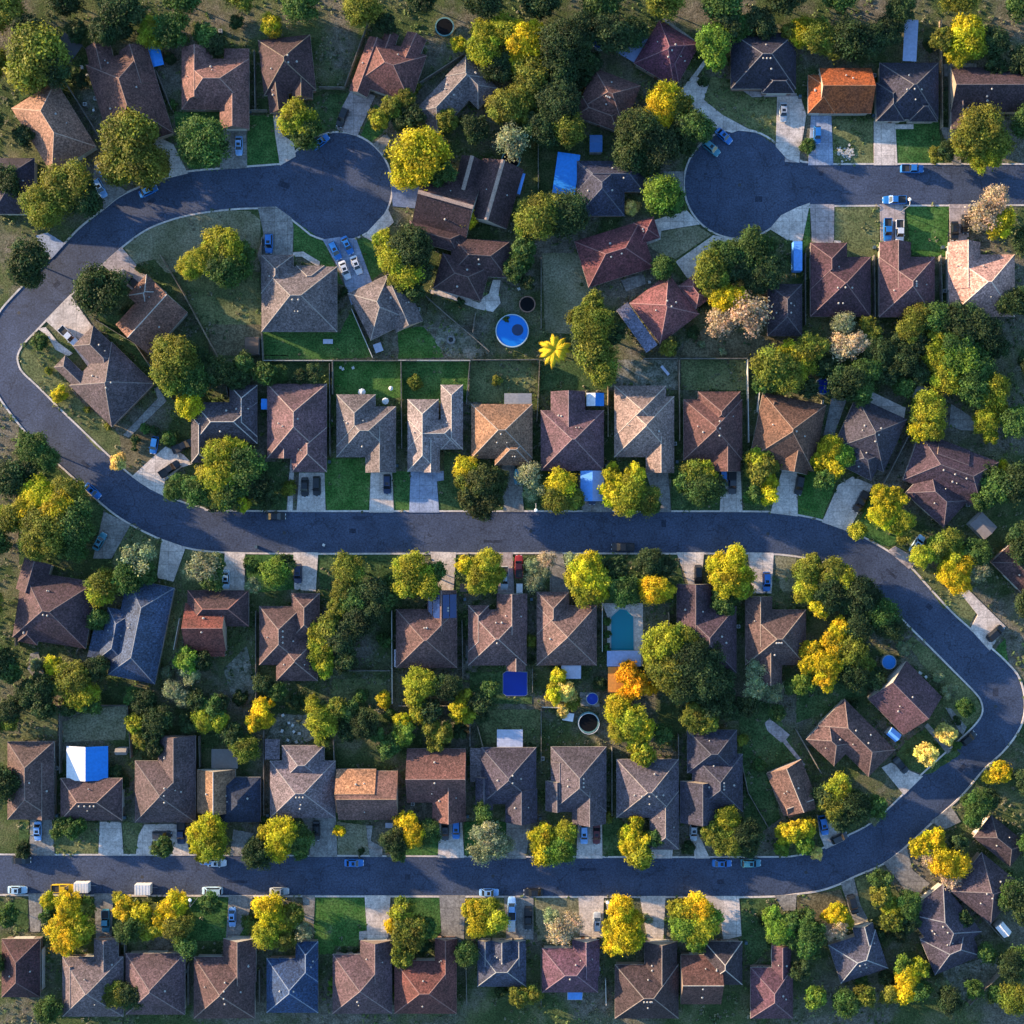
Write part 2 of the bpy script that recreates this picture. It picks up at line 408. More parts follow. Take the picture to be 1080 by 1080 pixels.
BLOCK = {
 'A': '%s house from west north of northwest street',
 'B': '%s house inside the northwest bend',
 'J': '%s house from north between the cul-de-sacs',
 'C': '%s house from west north of middle street',
 'K': '%s house northeast of middle street',
 'D': '%s house from west south of middle street',
 'E': '%s house from west north of southern street',
 'F': '%s house from west south of southern street',
 'G': '%s house from west north of northeast street',
 'H': '%s house from west south of northeast street'}
BN = {}
DEFER_H = []
def house(block, look, colr, t, wings, cap=None, vents=3, pitch=.60, color2=None, w2=(), capw=.24, capi=None):
    BN[block] = BN.get(block, 0) + 1
    ref = BLOCK[block] % ORD[BN[block] - 1]
    fr = [wing_frame(t, w) for w in wings]
    cs = [A + u * L / 2 + v * D / 2 for A, u, v, L, D, k in fr]
    areas = [f[3] * f[4] for f in fr]
    c = sum((a * x for a, x in zip(areas, cs)), Vector((0, 0))) / sum(areas)
    HOUSES.append((c.x, c.y, ref))
    root = bpy.data.objects.new('house', None); COL.objects.link(root); root.location = (c.x, c.y, 0)
    root.empty_display_size = 1
    look_w = 'house' if look.endswith('house') else ''
    # '%s' ordinals: "brown hip-roofed house, third from west on north side of middle street"
    tag(root, '%s, %s' % (look, ref.replace(' house', '')), 'house', 'houses of the neighbourhood')
    walls = MB(); wc = BRICKS[(len(HOUSES) * 7) % 5]
    capc = tuple(x * .8 for x in cap) if cap else tuple(min(.6, x * 1.35 + .02) for x in colr)
    rk = ('cap', capc)
    if rk not in CAP: CAP[rk] = noise_mat('ridge_cap', tuple(x * .9 for x in capc), tuple(x * 1.1 for x in capc), 1, 4, .2, coord='obj')
    R = {0: MB(), 1: MB()}
    o0 = None
    for i, (A, u, v, L, D, k) in enumerate(fr):
        A = A - c
        z = EAVE + .035 * i; pt = pitch * (1 + .013 * i)
        rb = R[1 if i in w2 else 0]
        P = lambda a, b, h: (A.x + u.x * a + v.x * b, A.y + u.y * a + v.y * b, h)
        ccw = (u.x * v.y - u.y * v.x) > 0
        def add(pts, m):
            rb.poly(pts if ccw else pts[::-1], m)
        th = .2
        if k == 'l':    # low patio cover
            z = 2.45 + .02 * i; th = .12
            hz = [(0, 0, z), (L, 0, z), (L, D, z + .12), (0, D, z + .12)]
            add([P(*q) for q in hz], 0)
            add([P(a, b, h - th) for a, b, h in hz][::-1], 1)
            for q in range(4):
                a, b = hz[q], hz[(q + 1) % 4]
                add([P(a[0], a[1], a[2] - th), P(b[0], b[1], b[2] - th), P(*b), P(*a)], 1)
            for a, b in ((.2, .2), (L - .2, .2), (L - .2, D - .2), (.2, D - .2)):
                walls.tube(P(a, b, 0), P(a, b, z - .1), .07, .07, 5, 1)
            continue
        h = D / 2 * pt; ztop = z + h
        hip = min(D / 2, L / 2 - .01) if k in ('h', 'hh') else 0
        e = [P(0, 0, z), P(L, 0, z), P(L, D, z), P(0, D, z)]
        r0, r1 = P(hip, D / 2, ztop), P(L - hip, D / 2, ztop)
        add([e[0], e[1], r1, r0], 0); add([e[2], e[3], r0, r1], 0)
        add([e[1], e[2], r1], 0 if hip else 2); add([e[3], e[0], r0], 0 if hip else 2)
        lo = [(x, y, zz - th) for x, y, zz in e]
        for q in range(4):
            add([lo[q], lo[(q + 1) % 4], e[(q + 1) % 4], e[q]], 1)
        add(lo[::-1], 1)
        # ridge and hip caps
        def capline(p, q):
            p = Vector(p); q = Vector(q)
            d = (q - p).normalized(); s_ = Vector((-d.y, d.x, 0)).normalized() * capw / 2; up = Vector((0, 0, .05))
            dn = Vector((0, 0, -.03))
            rb.poly([p + s_ + dn, q + s_ + dn, q + up, p + up][::-1], 3); rb.poly([p - s_ + dn, p + up, q + up, q - s_ + dn][::-1], 3)
        if capi is None or i in capi: capline(r0, r1)
        if hip and (capi is None or i in capi):
            for a, b in ((e[0], r0), (e[3], r0), (e[1], r1), (e[2], r1)): capline(a, b)
        # walls
        s_ = .5 + .013 * i
        ring = [P(s_, s_, 0), P(L - s_, s_, 0), P(L - s_, D - s_, 0), P(s_, D - s_, 0)]
        walls.prism([(q[0], q[1]) for q in ring], 0, z - th + .01 - .004 * i, 0)
    wo = walls.build('wall', [wall_mat(wc), TRIM], root)
    rm = roof_mat(colr)
    mats = [rm, TRIM, wall_mat(wc), CAP[rk]]
    ro = R[0].build('roof', mats, root)
    if R[1].f:
        r2 = R[1].build('roof', [roof_mat(color2), TRIM, wall_mat(wc), CAP[rk]], root)
    # vents beside the main ridge
    A, u, v, L, D, k = fr[0]
    if k != 'l' and vents:
        hip = D / 2 if k in ('h', 'hh') else 1.2
        for q in range(vents):
            a = hip + (L - 2 * hip) * (q + .5) / vents + (q * 37 % 5 - 2) * .08 if L > 2 * hip + 1 else L / 2 + (q - vents / 2 + .5) * 1.7
            b = D / 2 + .95
            zz = EAVE + min(D - b, L - a if hip else 99, a if hip else 99) * pitch
            p = A - c + u * a + v * b
            link('vent', VENT_ME, ro, (p.x, p.y, zz))
    rr = random.Random(len(HOUSES))
    for A, u, v, L, D, k in [f for f in fr if f[5] != 'l'][:2]:
        for q in range(2):
            a = rr.uniform(.42, .6) * L; b = D * rr.choice((.22, .3, .72, .8)); p = A - c + u * a + v * b
            ze = EAVE + min(b, D - b) * pitch + .03
            w_ = rr.choice((.7, .9, 1.1))
            o = link('vent', VENT_ME, ro, (p.x, p.y, ze)); o.scale = (w_, w_, 1)
    DEFER_H.append((root, fr, c))
def openings():
    """garage door on the wall that looks at the street, then windows and a front door"""
    for root, fr, c in DEFER_H:
        edges = []
        for i, (A, u, v, L, D, k) in enumerate(fr):
            if k == 'l': continue
            s_ = .5 + .013 * i
            for m, n, ln in ((A + u * L / 2 + v * s_, -v, L), (A + u * L / 2 + v * (D - s_), v, L), (A + u * s_ + v * D / 2, -u, D), (A + u * (L - s_) + v * D / 2, u, D)):
                q = m + n * .4; inside = False
                for j, (A2, u2, v2, L2, D2, k2) in enumerate(fr):
                    if j == i or k2 == 'l': continue
                    r = q - A2
                    if .3 < r.dot(u2) < L2 - .3 and .3 < r.dot(v2) < D2 - .3: inside = True
                if not inside: edges.append((m, n, ln - 2 * s_))
        def rd(m): return min((p[0] - m.x) ** 2 + (p[1] - m.y) ** 2 for p in ROADPTS[::4])
        edges.sort(key=lambda e: rd(e[0]))
        done = 0; garage = False
        for m, n, ln in edges:
            rz = math.atan2(n.x, -n.y)
            tx = Vector((-n.y, n.x))
            if not garage and ln > 5.2:
                link('garage_door', GAR_ME, root, ((m.x - c.x) , (m.y - c.y), .02), rz); garage = True
                continue
            if ln > 2.4 and done < 4:
                if done == 0 and garage:
                    link('front_door', DOOR_ME, root, (m.x - c.x + tx.x * .6, m.y - c.y + tx.y * .6, .02), rz)
                    if ln > 5:
                        p = m - tx * ln * .25; link('window', WIN_ME, root, (p.x - c.x, p.y - c.y, .9), rz)
                else:
                    for f in ((-.25, .25) if ln > 6 else (0,)):
                        p = m + tx * ln * f; link('window', WIN_ME, root, (p.x - c.x, p.y - c.y, .9), rz)
                done += 1

# ------------------------------------------------------------------ trees
def lobes(rng, n, flat_=.62, core=.36):
    out = [(Vector((0, 0, .05)), core)]
    for i in range(n):
        a = i * 2.399 + rng.uniform(-.4, .4)
        rr = math.sqrt((i + .6) / n) * .70 * rng.uniform(.88, 1.14)
        z = flat_ * math.sqrt(max(0, 1 - rr * rr)) * rng.uniform(.45, .95) - (.14 if rr > .5 else 0)
        s = rng.uniform(.17, .36)
        out.append((Vector((rr * math.cos(a), rr * math.sin(a), z)), s))
        if rr > .45:
            out.append((Vector((rr * .95 * math.cos(a + .3), rr * .95 * math.sin(a + .3), z - .42)), s * .95))
    return out
def crown_mesh(name, seed, n_lobes, n_leaf, leaf, sparse=False, upright=False):
    rng = random.Random(seed)
    L = lobes(rng, n_lobes)
    V = []; F = []; T = []
    tot = sum(s * s for _, s in L)
    for c, s in L:
        tone = rng.uniform(.60, 1.38); warm = rng.uniform(.85, 1.2)
        k = int(n_leaf * s * s / tot)
        st = Vector((rng.uniform(.8, 1.25), rng.uniform(.8, 1.25), rng.uniform(.75, 1.05)))
        for _ in range(k):
            d = Vector((rng.gauss(0, 1), rng.gauss(0, 1), rng.gauss(.25, 1))).normalized()
            rad = s * ((rng.uniform(.55, 1.1) if rng.random() < .8 else rng.uniform(1.05, 1.42)) if not sparse else rng.uniform(.2, 1.25))
            rad *= 1 + .38 * noise.noise(d * 2.3 + c * 5)
            p = c + Vector((d.x * st.x, d.y * st.y, d.z * st.z)) * rad
            nrm = (d + Vector((rng.gauss(0, .5), rng.gauss(0, .5), rng.gauss(.25, .5)))).normalized()
            a = nrm.orthogonal().normalized(); b = nrm.cross(a)
            th = rng.uniform(0, 6.28); a, b = a * math.cos(th) + b * math.sin(th), b * math.cos(th) - a * math.sin(th)
            l = leaf * rng.uniform(.6, 1.4); w = l * rng.uniform(.5, .8)
            i = len(V); V += [p - a * l, p + b * w + nrm * l * .2, p + a * l, p - b * w + nrm * l * .2]
            F.append((i, i + 1, i + 2, i + 3))
            q = tone * rng.uniform(.7, 1.35)
            T += [q * warm, q, q * rng.uniform(.7, 1.2), 1] * 4
    me = bpy.data.meshes.new(name); me.from_pydata([tuple(v) for v in V], [], F)
    at = me.color_attributes.new('tone', 'FLOAT_COLOR', 'CORNER'); at.data.foreach_set('color', T)
    me.materials.append(LEAF); me.update()
    return me
def trunk_mesh(name, seed, bark, bare=False):
    """unit tree: crown centre at z=0 (radius 1), ground at z=-1"""
    rng = random.Random(seed); mb = MB()
    p = Vector((0, 0, -1)); q = Vector((rng.uniform(-.04, .04), rng.uniform(-.04, .04), -.35))
    mb.tube(p, q, .060, .045, 8)
    def grow(a, d, l, r, dep):
        b = a + d * l; mb.tube(a, b, r, r * .6, 5, cap=False)
        if dep == 0: return
        for _ in range(3 if bare else 2):
            e = (d + Vector((rng.gauss(0, .55), rng.gauss(0, .55), rng.gauss(.05, .35)))).normalized()
            grow(b, e, l * .68, r * .55, dep - 1)
    for i in range(6 if not bare else 9):
        a = i * 2.4 + rng.uniform(-.3, .3)
        grow(q, Vector((math.cos(a) * .9, math.sin(a) * .9, rng.uniform(.5, 1.1))).normalized(), .42, .030, 3 if bare else 2)
    return mb.mesh(name, [bark])
NL = {'big': (14000, .042, 36), 'mid': (8000, .055, 25), 'small': (3200, .085, 14), 'shrub': (700, .16, 7)}
CR = {k: [crown_mesh('crown', 10 * j + len(k), v[2], v[0], v[1]) for j in range(7)] for k, v in NL.items()}
CRS = [crown_mesh('crown', 300 + j, 22, 3400, .055, sparse=True) for j in range(3)]
TRK = [trunk_mesh('trunk', 50 + j, BARK) for j in range(4)]; TRB = [trunk_mesh('trunk', 80 + j, PALEBARK, True) for j in range(3)]
CODE = {  # leaf colours; mixed crowns also carry sunlit yellow and shaded green sides
 'Y': ((.45, .43, .022), 'yellow'), 'L': ((.175, .205, .030), 'yellow-green'), 'G': ((.070, .140, .034), 'green'),
 'D': ((.042, .076, .027), 'dark green'), 'O': ((.62, .36, .012), 'orange'), 'B': ((.50, .40, .27), 'bare tan'),
 'W': ((.24, .29, .16), 'pale green'), 'K': ((.15, .26, .035), 'bright green'), 'Q': ((.70, .60, .18), 'pale yellow'),
 'M': ((.30, .33, .028), 'golden-green'), 'N': ((.060, .085, .026), 'brownish green'), 'Z': ((.58, .47, .020), 'golden yellow')}
TREES = []
def trees(t, s):
    for e in s.split():
        a = e.split(','); x, y = px(t, float(a[0]), float(a[1])); TREES.append((x, y, float(a[2]) / ZF, a[3]))
FAM = {**{k: 0 for k in 'YZMLKO'}, **{k: 1 for k in 'DGN'}, **{k: 2 for k in 'BW'}, 'Q': 3}
def cluster():
    """leaf masses that touch closely belong to one tree"""
    T = sorted(TREES, key=lambda e: -e[2]); out = []
    for e in T:
        best = None
        if e[2] * S >= 1.6 and e[3] != 'Q':
            for c in out:
                m = c[0]; d = math.hypot(m[0] - e[0], m[1] - e[1])
                lim = (1.30 if FAM[m[3]] == FAM[e[3]] else .95) * m[2] + .42 * e[2]
                if m[3] != 'Q' and m[2] * S > 2 and d < lim and len(c) < 7 and d * S < 8.6 and (best is None or d < best[0]): best = (d, c)
        if best: best[1].append(e)
        else: out.append([e])
    return out
def make_tree(i, c):
    X0 = Y0 = 0; root = None; tot = 0
    x, y, r, code = c[0]
    R = r * S; shrub = R < 2.15 and len(c) == 1
    zc = min(.62 * R + (1.6 + .12 * R if not shrub else .0), 6.0)
    name = 'shrub' if shrub else 'tree'
    X, Y = g((x, y), zc + .25 * R)
    root = bpy.data.objects.new(name, None); COL.objects.link(root); root.location = (X, Y, 0); root.empty_display_size = 1
    ext = R
    for n, (bx, by, br_, bc) in enumerate(c):
        rng = random.Random(i * 13 + 5 + n * 101)
        Rn = br_ * S; zn = zc if n == 0 else min(zc + .5, max(.7 * Rn + 1.2, zc * rng.uniform(.75, 1.02)))
        BX, BY = g((bx, by), zn + .25 * Rn)
        cls = 'shrub' if Rn < 1.6 else 'small' if Rn < 3.0 else 'mid' if Rn < 4.9 else 'big'
        base, word = CODE[bc]; j = rng.uniform(.85, 1.15)
        sparse = bc in 'BW' and not shrub
        me = CRS[(i + n) % 3] if sparse else CR[cls][rng.randrange(7)]
        cr = link('foliage' if shrub else 'crown', me, root, (BX - X, BY - Y, zn), rng.uniform(0, 6.28))
        q = 1.13 if len(c) > 1 else 1.07
        cr.scale = (Rn * q * rng.uniform(.92, 1.08), Rn * q * rng.uniform(.92, 1.08), Rn * rng.uniform(.68, .88)); cr.color = (base[0] * j, base[1] * j * rng.uniform(.93, 1.07), base[2] * j, 1)
        ext = max(ext, math.hypot(BX - X, BY - Y) * .6 + Rn * .7)
    tm = TRB[i % 3] if code in 'BW' and not shrub else TRK[i % 4]
    tk = link('stem' if shrub else 'trunk', tm, root, (0, 0, zc), rng.uniform(0, 6.28))
    k = (R * .85 if code in 'BW' else ext * .62); tk.scale = (k, k, zc)
    word = CODE[code][1]
    size = 'small' if ext < 3.2 else 'large' if ext > 5.4 else 'medium'
    if shrub: tag(root, '%s shrub %s' % (word.replace(' leafy', ''), side_of(X, Y)), 'shrub', 'shrubs in the yards', (X, Y))
    else: tag(root, '%s %s tree %s' % (size, word.replace(' leafy', ''), side_of(X, Y)), 'tree', 'trees of the neighbourhood', (X, Y))
def palm(t, x, y, r):
    R = r / ZF * S; X, Y = gt(t, x, y, 4)
    root = bpy.data.objects.new('palm_tree', None); COL.objects.link(root); root.location = (X, Y, 0)
    mb = MB(); mb.tube((0, 0, 0), (.1, 0, 3.9), .22, .16, 10); mb.build('trunk', BARK, root)
    rng = random.Random(3); V = MB()
    for i in range(14):
        a = i * 2 * math.pi / 14 + rng.uniform(-.15, .15); l = R * rng.uniform(.75, 1.12); lift = rng.uniform(.3, .9)
        sp = lambda f: Vector((f * l * math.cos(a), f * l * math.sin(a), 4 + lift * math.sin(f * 2.2) * 1.2 - f * f * 1.5))
        V.tube(sp(.02), sp(.5), .05, .035, 4); V.tube(sp(.5), sp(1), .035, .01, 4)
        sd = Vector((-math.sin(a), math.cos(a), 0))
        for k in range(3, 34):
            f = k / 34; w = .85 * math.sin(min(1, f * 1.05 + .08) * math.pi) ** .8
            for s_ in (-1, 1):
                p0 = sp(f); tip = p0 + sd * s_ * w * rng.uniform(.8, 1.1) + (sp(min(1, f + .1)) - p0) * 2.0 + Vector((0, 0, -.45 * w))
                t_ = (sp(min(1, f + .02)) - p0).normalized() * .10; m_ = (p0 + tip) / 2 + Vector((0, 0, .12))
                V.poly([p0 - t_, m_ - t_, tip, m_ + t_, p0 + t_])
    V.build('fronds', noise_mat('palm_fronds', (.50, .36, .01), (.62, .46, .02), 1, 5, .3, coord='obj'), root)
    tag(root, 'yellow palm tree with drooping fronds beside the patio near round blue pool', 'palm tree')

# ------------------------------------------------------------------ vehicles
def car_meshes(kind, paint):
    """list of (part name, mesh, location)"""
    Ln, W, belt, top = {'sedan': (4.75, 1.86, .92, 1.44), 'suv': (4.85, 1.95, 1.05, 1.76), 'pickup': (5.65, 2.0, 1.08, 1.82), 'van': (5.0, 2.0, 1.15, 1.85), 'hatchback': (4.3, 1.8, .95, 1.5)}[kind]
    hl = Ln / 2; hw = W / 2
    st = [(-hl, .70, .50), (-hl + .12, .86, .74), (-hl + .45, .95, belt - .08), (-hl + 1.0, 1, belt - .02), (-.4, 1, belt), (hl - 1.55, 1, belt - .01), (hl - 1.15, .985, belt - .10), (hl - .5, .93, belt - .19), (hl - .15, .83, belt - .30), (hl, .62, .48)]
    mb = MB(); rings = []
    for x, w, z in st:
        w *= hw
        rings.append([(x, -w * .9, .24), (x, -w, .45), (x, -w, z * .78), (x, -w * .93, z - .03), (x, -w * .7, z), (x, 0, z + .03), (x, w * .7, z), (x, w * .93, z - .03), (x, w, z * .78), (x, w, .45), (x, w * .9, .24)])
    base = 0
    for r in rings: mb.v += r
    n = 11
    for i in range(len(rings) - 1):
        for k in range(n):
            j = (k + 1) % n
            if k == n - 1: f = (i * n + k, i * n, (i + 1) * n, (i + 1) * n + k)
            else: f = (i * n + k, i * n + j, (i + 1) * n + j, (i + 1) * n + k)
            mb.f.append(f[::-1]); mb.m.append(0)
    mb.f.append(tuple(range(n))); mb.m.append(0); mb.f.append(tuple(range((len(rings) - 1) * n, len(rings) * n))[::-1]); mb.m.append(0)
    # greenhouse frustum
    X = {'sedan': (-1.75, -1.05, .45, 1.15), 'hatchback': (-2.0, -1.55, .4, 1.1), 'suv': (-2.25, -1.85, .45, 1.2), 'pickup': (-.75, -.55, .75, 1.45), 'van': (-2.35, -2.1, 1.1, 1.75)}[kind]
    bw, tw = hw * .90, hw * .72; zb = belt - .04
    lo = [(X[0], -bw, zb), (X[3], -bw, zb), (X[3], bw, zb), (X[0], bw, zb)]; hi = [(X[1], -tw, top), (X[2], -tw, top), (X[2], tw, top), (X[1], tw, top)]
    i = len(mb.v); mb.v += lo + hi
    for k in range(4):
        j = (k + 1) % 4; mb.f.append((i + k, i + j, i + 4 + j, i + 4 + k)); mb.m.append(0)
    mb.f.append((i + 4, i + 5, i + 6, i + 7)); mb.m.append(0)
    parts = [('body', mb.mesh('body', [paint]), (0, 0, 0))]
    def pane(a, b, c, d, ins=.10):
        a, b, c, d = map(Vector, (a, b, c, d)); m = (a + b + c + d) / 4
        nn = (b - a).cross(d - a).normalized() * .018
        q = [p + (m - p) * ins + nn for p in (a, b, c, d)]
        q2 = [p - nn * 1.6 for p in q]
        g_ = MB(); g_.poly(q)
        for k in range(4):
            j = (k + 1) % 4; g_.poly([q2[k], q2[j], q[j], q[k]])
        return g_
    parts.append(('windscreen', pane(lo[1], lo[2], hi[2], hi[1]).mesh('windscreen', [GLASS]), (0, 0, 0)))
    parts.append(('rear_window', pane(lo[3], lo[0], hi[0], hi[3]).mesh('rear_window', [GLASS]), (0, 0, 0)))
    parts.append(('side_window', pane(lo[0], lo[1], hi[1], hi[0], .14).mesh('side_window', [GLASS]), (0, 0, 0)))
    parts.append(('side_window', pane(lo[2], lo[3], hi[3], hi[2], .14).mesh('side_window', [GLASS]), (0, 0, 0)))
    if kind == 'pickup':
        b = MB(); x0, x1 = -hl + .18, -.85; w = hw * .86
        bed = plain('bed_liner', (.03, .03, .033), .8)
        b.box(x0, -w, belt + .01, x1, w, belt + .035, 0)
        b.box(x0 - .08, -w - .08, belt + .0, x0, w + .08, belt + .20, 1); b.box(x0, -w - .08, belt, x1, -w, belt + .20, 1); b.box(x0, w, belt, x1, w + .08, belt + .20, 1)
        parts.append(('cargo_bed', b.mesh('cargo_bed', [bed, paint]), (0, 0, 0)))
    if kind in ('sedan', 'suv'):
        b = MB(); b.box(-.45, -.42, top + .004, .25, .42, top + .016, 0); parts.append(('sunroof', b.mesh('sunroof', [GLASS]), (0, 0, 0)))
    w_ = MB(); w_.tube((0, -.11, 0), (0, .11, 0), .34, .34, 14, 0); w_.tube((0, -.125, 0), (0, .125, 0), .2, .2, 10, 1)
    wm = w_.mesh('wheel', [RUBBER, STEEL])
    for sx in (-hl + .95, hl - .95):
        for sy in (-1, 1): parts.append(('wheel', wm, (sx, sy * (hw - .12), .34)))
    h_ = MB(); h_.box(-.05, -.2, -.07, .05, .2, .07); hm = h_.mesh('headlight', [plain('lamp_lens', (.75, .78, .8), .15)])
    for sy in (-1, 1): parts.append(('headlight', hm, (hl - .06, sy * hw * .52, .58)))
    m_ = MB(); m_.box(-.08, -.1, -.06, .08, .1, .06); mm = m_.mesh('mirror', [paint])
    for sy in (-1, 1): parts.append(('mirror', mm, (X[3] - .35, sy * (hw + .06), belt + .05)))
    return parts
PAINT = {'light blue': (.22, .42, .75), 'blue': (.020, .16, .48), 'teal': (.05, .22, .30), 'black': (.010, .011, .013), 'navy': (.010, .022, .07), 'white': (.62, .64, .68),
         'grey': (.16, .17, .18), 'silver': (.38, .42, .46), 'maroon': (.12, .012, .015), 'red': (.28, .02, .015), 'yellow': (.75, .48, .02), 'dark grey': (.045, .045, .05), 'pale blue': (.40, .58, .72)}
CARC = {}
def car(t, x, y, ang, colr, kind, where=None, sc=1.0):
    X, Y = gt(t, x, y, .8)
    key = (colr, kind)
    if key not in CARC: CARC[key] = car_meshes(kind, plain('car_paint_' + colr.replace(' ', '_'), PAINT[colr], .28, .15, .5, .6))
    root = bpy.data.objects.new('pickup_truck' if kind == 'pickup' else 'parked_car', None); COL.objects.link(root)
    mind = min((p[0] - X) ** 2 + (p[1] - Y) ** 2 for p in ROADPTS)
    inroad = point_in((X, Y), ROADW[0]) or point_in((X, Y), ROADW[1])
    root.location = (X, Y, .015 if inroad else .15); root.rotation_euler = (0, 0, math.radians(-ang)); root.scale = (sc,) * 3
    for nme, me, loc in CARC[key]: link(nme, me, root, loc)
    k = {'suv': 'SUV', 'pickup': 'pickup truck', 'hatchback': 'small car'}.get(kind, kind)
    tag(root, '%s%s %s %s' % ('kerbside ' if inroad else '', colr, k, side_of(X, Y)), {'pickup': 'pickup truck', 'van': 'van'}.get(kind, 'car'), 'parked vehicles', (X, Y))
def point_in(p, poly):
    c = False; n = len(poly); j = n - 1
    for i in range(n):
        a, b = poly[i], poly[j]
        if (a[1] > p[1]) != (b[1] > p[1]) and p[0] < (b[0] - a[0]) * (p[1] - a[1]) / (b[1] - a[1]) + a[0]: c = not c
        j = i
    return c
ROADW = [[g(p) for p in MAINR], [g(p) for p in NER]]

# ------------------------------------------------------------------ yards
LAWN = {
 'b': noise_mat('bright_lawn', (.035, .100, .020), (.078, .150, .038), .30, 2.2, .45, .95, (.145, .165, .075), bump=.4, spec=.1),
 'g': noise_mat('green_lawn', (.030, .086, .022), (.070, .138, .038), .30, 2.2, .48, .95, (.150, .150, .080), bump=.4, spec=.1),
 'd': noise_mat('dark_lawn', (.034, .068, .022), (.074, .112, .042), .30, 2.2, .48, .95, (.150, .140, .090), bump=.4, spec=.1),
 'y': noise_mat('dry_lawn', (.135, .135, .075), (.23, .215, .14), .15, 2.2, .40, .95, bump=.4, spec=.1),
 'o': noise_mat('olive_lawn', (.070, .092, .036), (.145, .155, .068), .18, 2.2, .45, .95, bump=.4, spec=.1),
 'e': noise_mat('bare_earth', (.080, .088, .056), (.215, .205, .165), .35, 2.2, .45, .95, bump=.4, spec=.1),
 'w': noise_mat('brown_grass', (.085, .076, .045), (.16, .14, .085), .2, 2.2, .45, .95, bump=.4, spec=.1)}
NLAWN = [0]; LWP = []
def rough_edge(P, amt=.35):
    """small wobble along the edge of planted areas"""
    out = []
    n = len(P)
    for i in range(n):
        a = P[i]; b = P[(i + 1) % n]; l = math.hypot(b[0] - a[0], b[1] - a[1]); k = max(1, int(l / 2.2))
        for q in range(k):
            f = q / k; x = a[0] + (b[0] - a[0]) * f; y = a[1] + (b[1] - a[1]) * f
            v = noise.noise_vector(Vector((x * .5, y * .5, 3)))
            out.append((x + v.x * amt, y + v.y * amt))
    return out
def pts(t, s):
    return [px(t, *map(float, e.split(','))) for e in s.split()]
def lawn(t, kind, s):
    P = rough_edge(pts(t, s), 1.25)
    # trees, houses and drives stand on top: each patch its own few millimetres up
    NLAWN[0] += 1
    if kind in 'bgy': LWP.append([g(q) for q in P])
    flat('lawn', P, .016 + .0011 * NLAWN[0], LAWN[kind])
NDR = [0]; DRP = []
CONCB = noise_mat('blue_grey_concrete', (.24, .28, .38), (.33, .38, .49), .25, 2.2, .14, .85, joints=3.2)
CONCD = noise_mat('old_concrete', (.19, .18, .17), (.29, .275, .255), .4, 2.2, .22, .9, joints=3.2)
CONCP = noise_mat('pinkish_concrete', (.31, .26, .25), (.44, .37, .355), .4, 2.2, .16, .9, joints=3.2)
def drive(t, s, m=None, name='driveway'):
    NDR[0] += 1
    DRP.append([g(q) for q in pts(t, s)])
    flat(name, pts(t, s), .142 + .0013 * (NDR[0] % 9), m or CONC, 0)
NF = 0
CHAIR_ME = {}
def garden_chair(t, x, y, rot=0):
    X, Y = gt(t, x, y, .6)
    o = thing('garden_chair', X, Y, 'pale garden chair %s' % side_of(X, Y), 'chair', rot=math.radians(rot), group='garden chairs')
    m = plain('white_resin', (.60, .60, .57), .5)
    if not CHAIR_ME:
        b = MB(); b.box(-.3, -.3, .38, .3, .3, .44); CHAIR_ME['seat'] = b.mesh('seat', [m])
        b = MB(); b.box(-.3, .27, .45, .3, .34, .95); CHAIR_ME['backrest'] = b.mesh('backrest', [m])
        b = MB(); b.box(-.03, -.03, 0, .03, .03, .375); CHAIR_ME['leg'] = b.mesh('leg', [m])
    link('seat', CHAIR_ME['seat'], o); link('backrest', CHAIR_ME['backrest'], o)
    for a in (-.25, .25):
        for c in (-.25, .25): link('leg', CHAIR_ME['leg'], o, (a, c, 0))
BIN_ME = []
def bin_(t, x, y, c='green'):
    X, Y = gt(t, x, y, 1)
    o = thing('rubbish_bin', X, Y, 'dark wheeled rubbish bin %s' % side_of(X, Y), 'bin', group='wheeled bins')
    if not BIN_ME:
        b = MB(); b.prism([(-.28, -.3), (.28, -.3), (.32, .34), (-.32, .34)], .05, 1.0); BIN_ME.append(b.mesh('body', [plain('bin_plastic', (.03, .05, .06), .5)]))
        b = MB(); b.box(-.33, -.34, 1.005, .33, .38, 1.07); BIN_ME.append(b.mesh('lid', [plain('bin_lid', (.05, .09, .12), .5)]))
    link('body', BIN_ME[0], o); link('lid', BIN_ME[1], o)
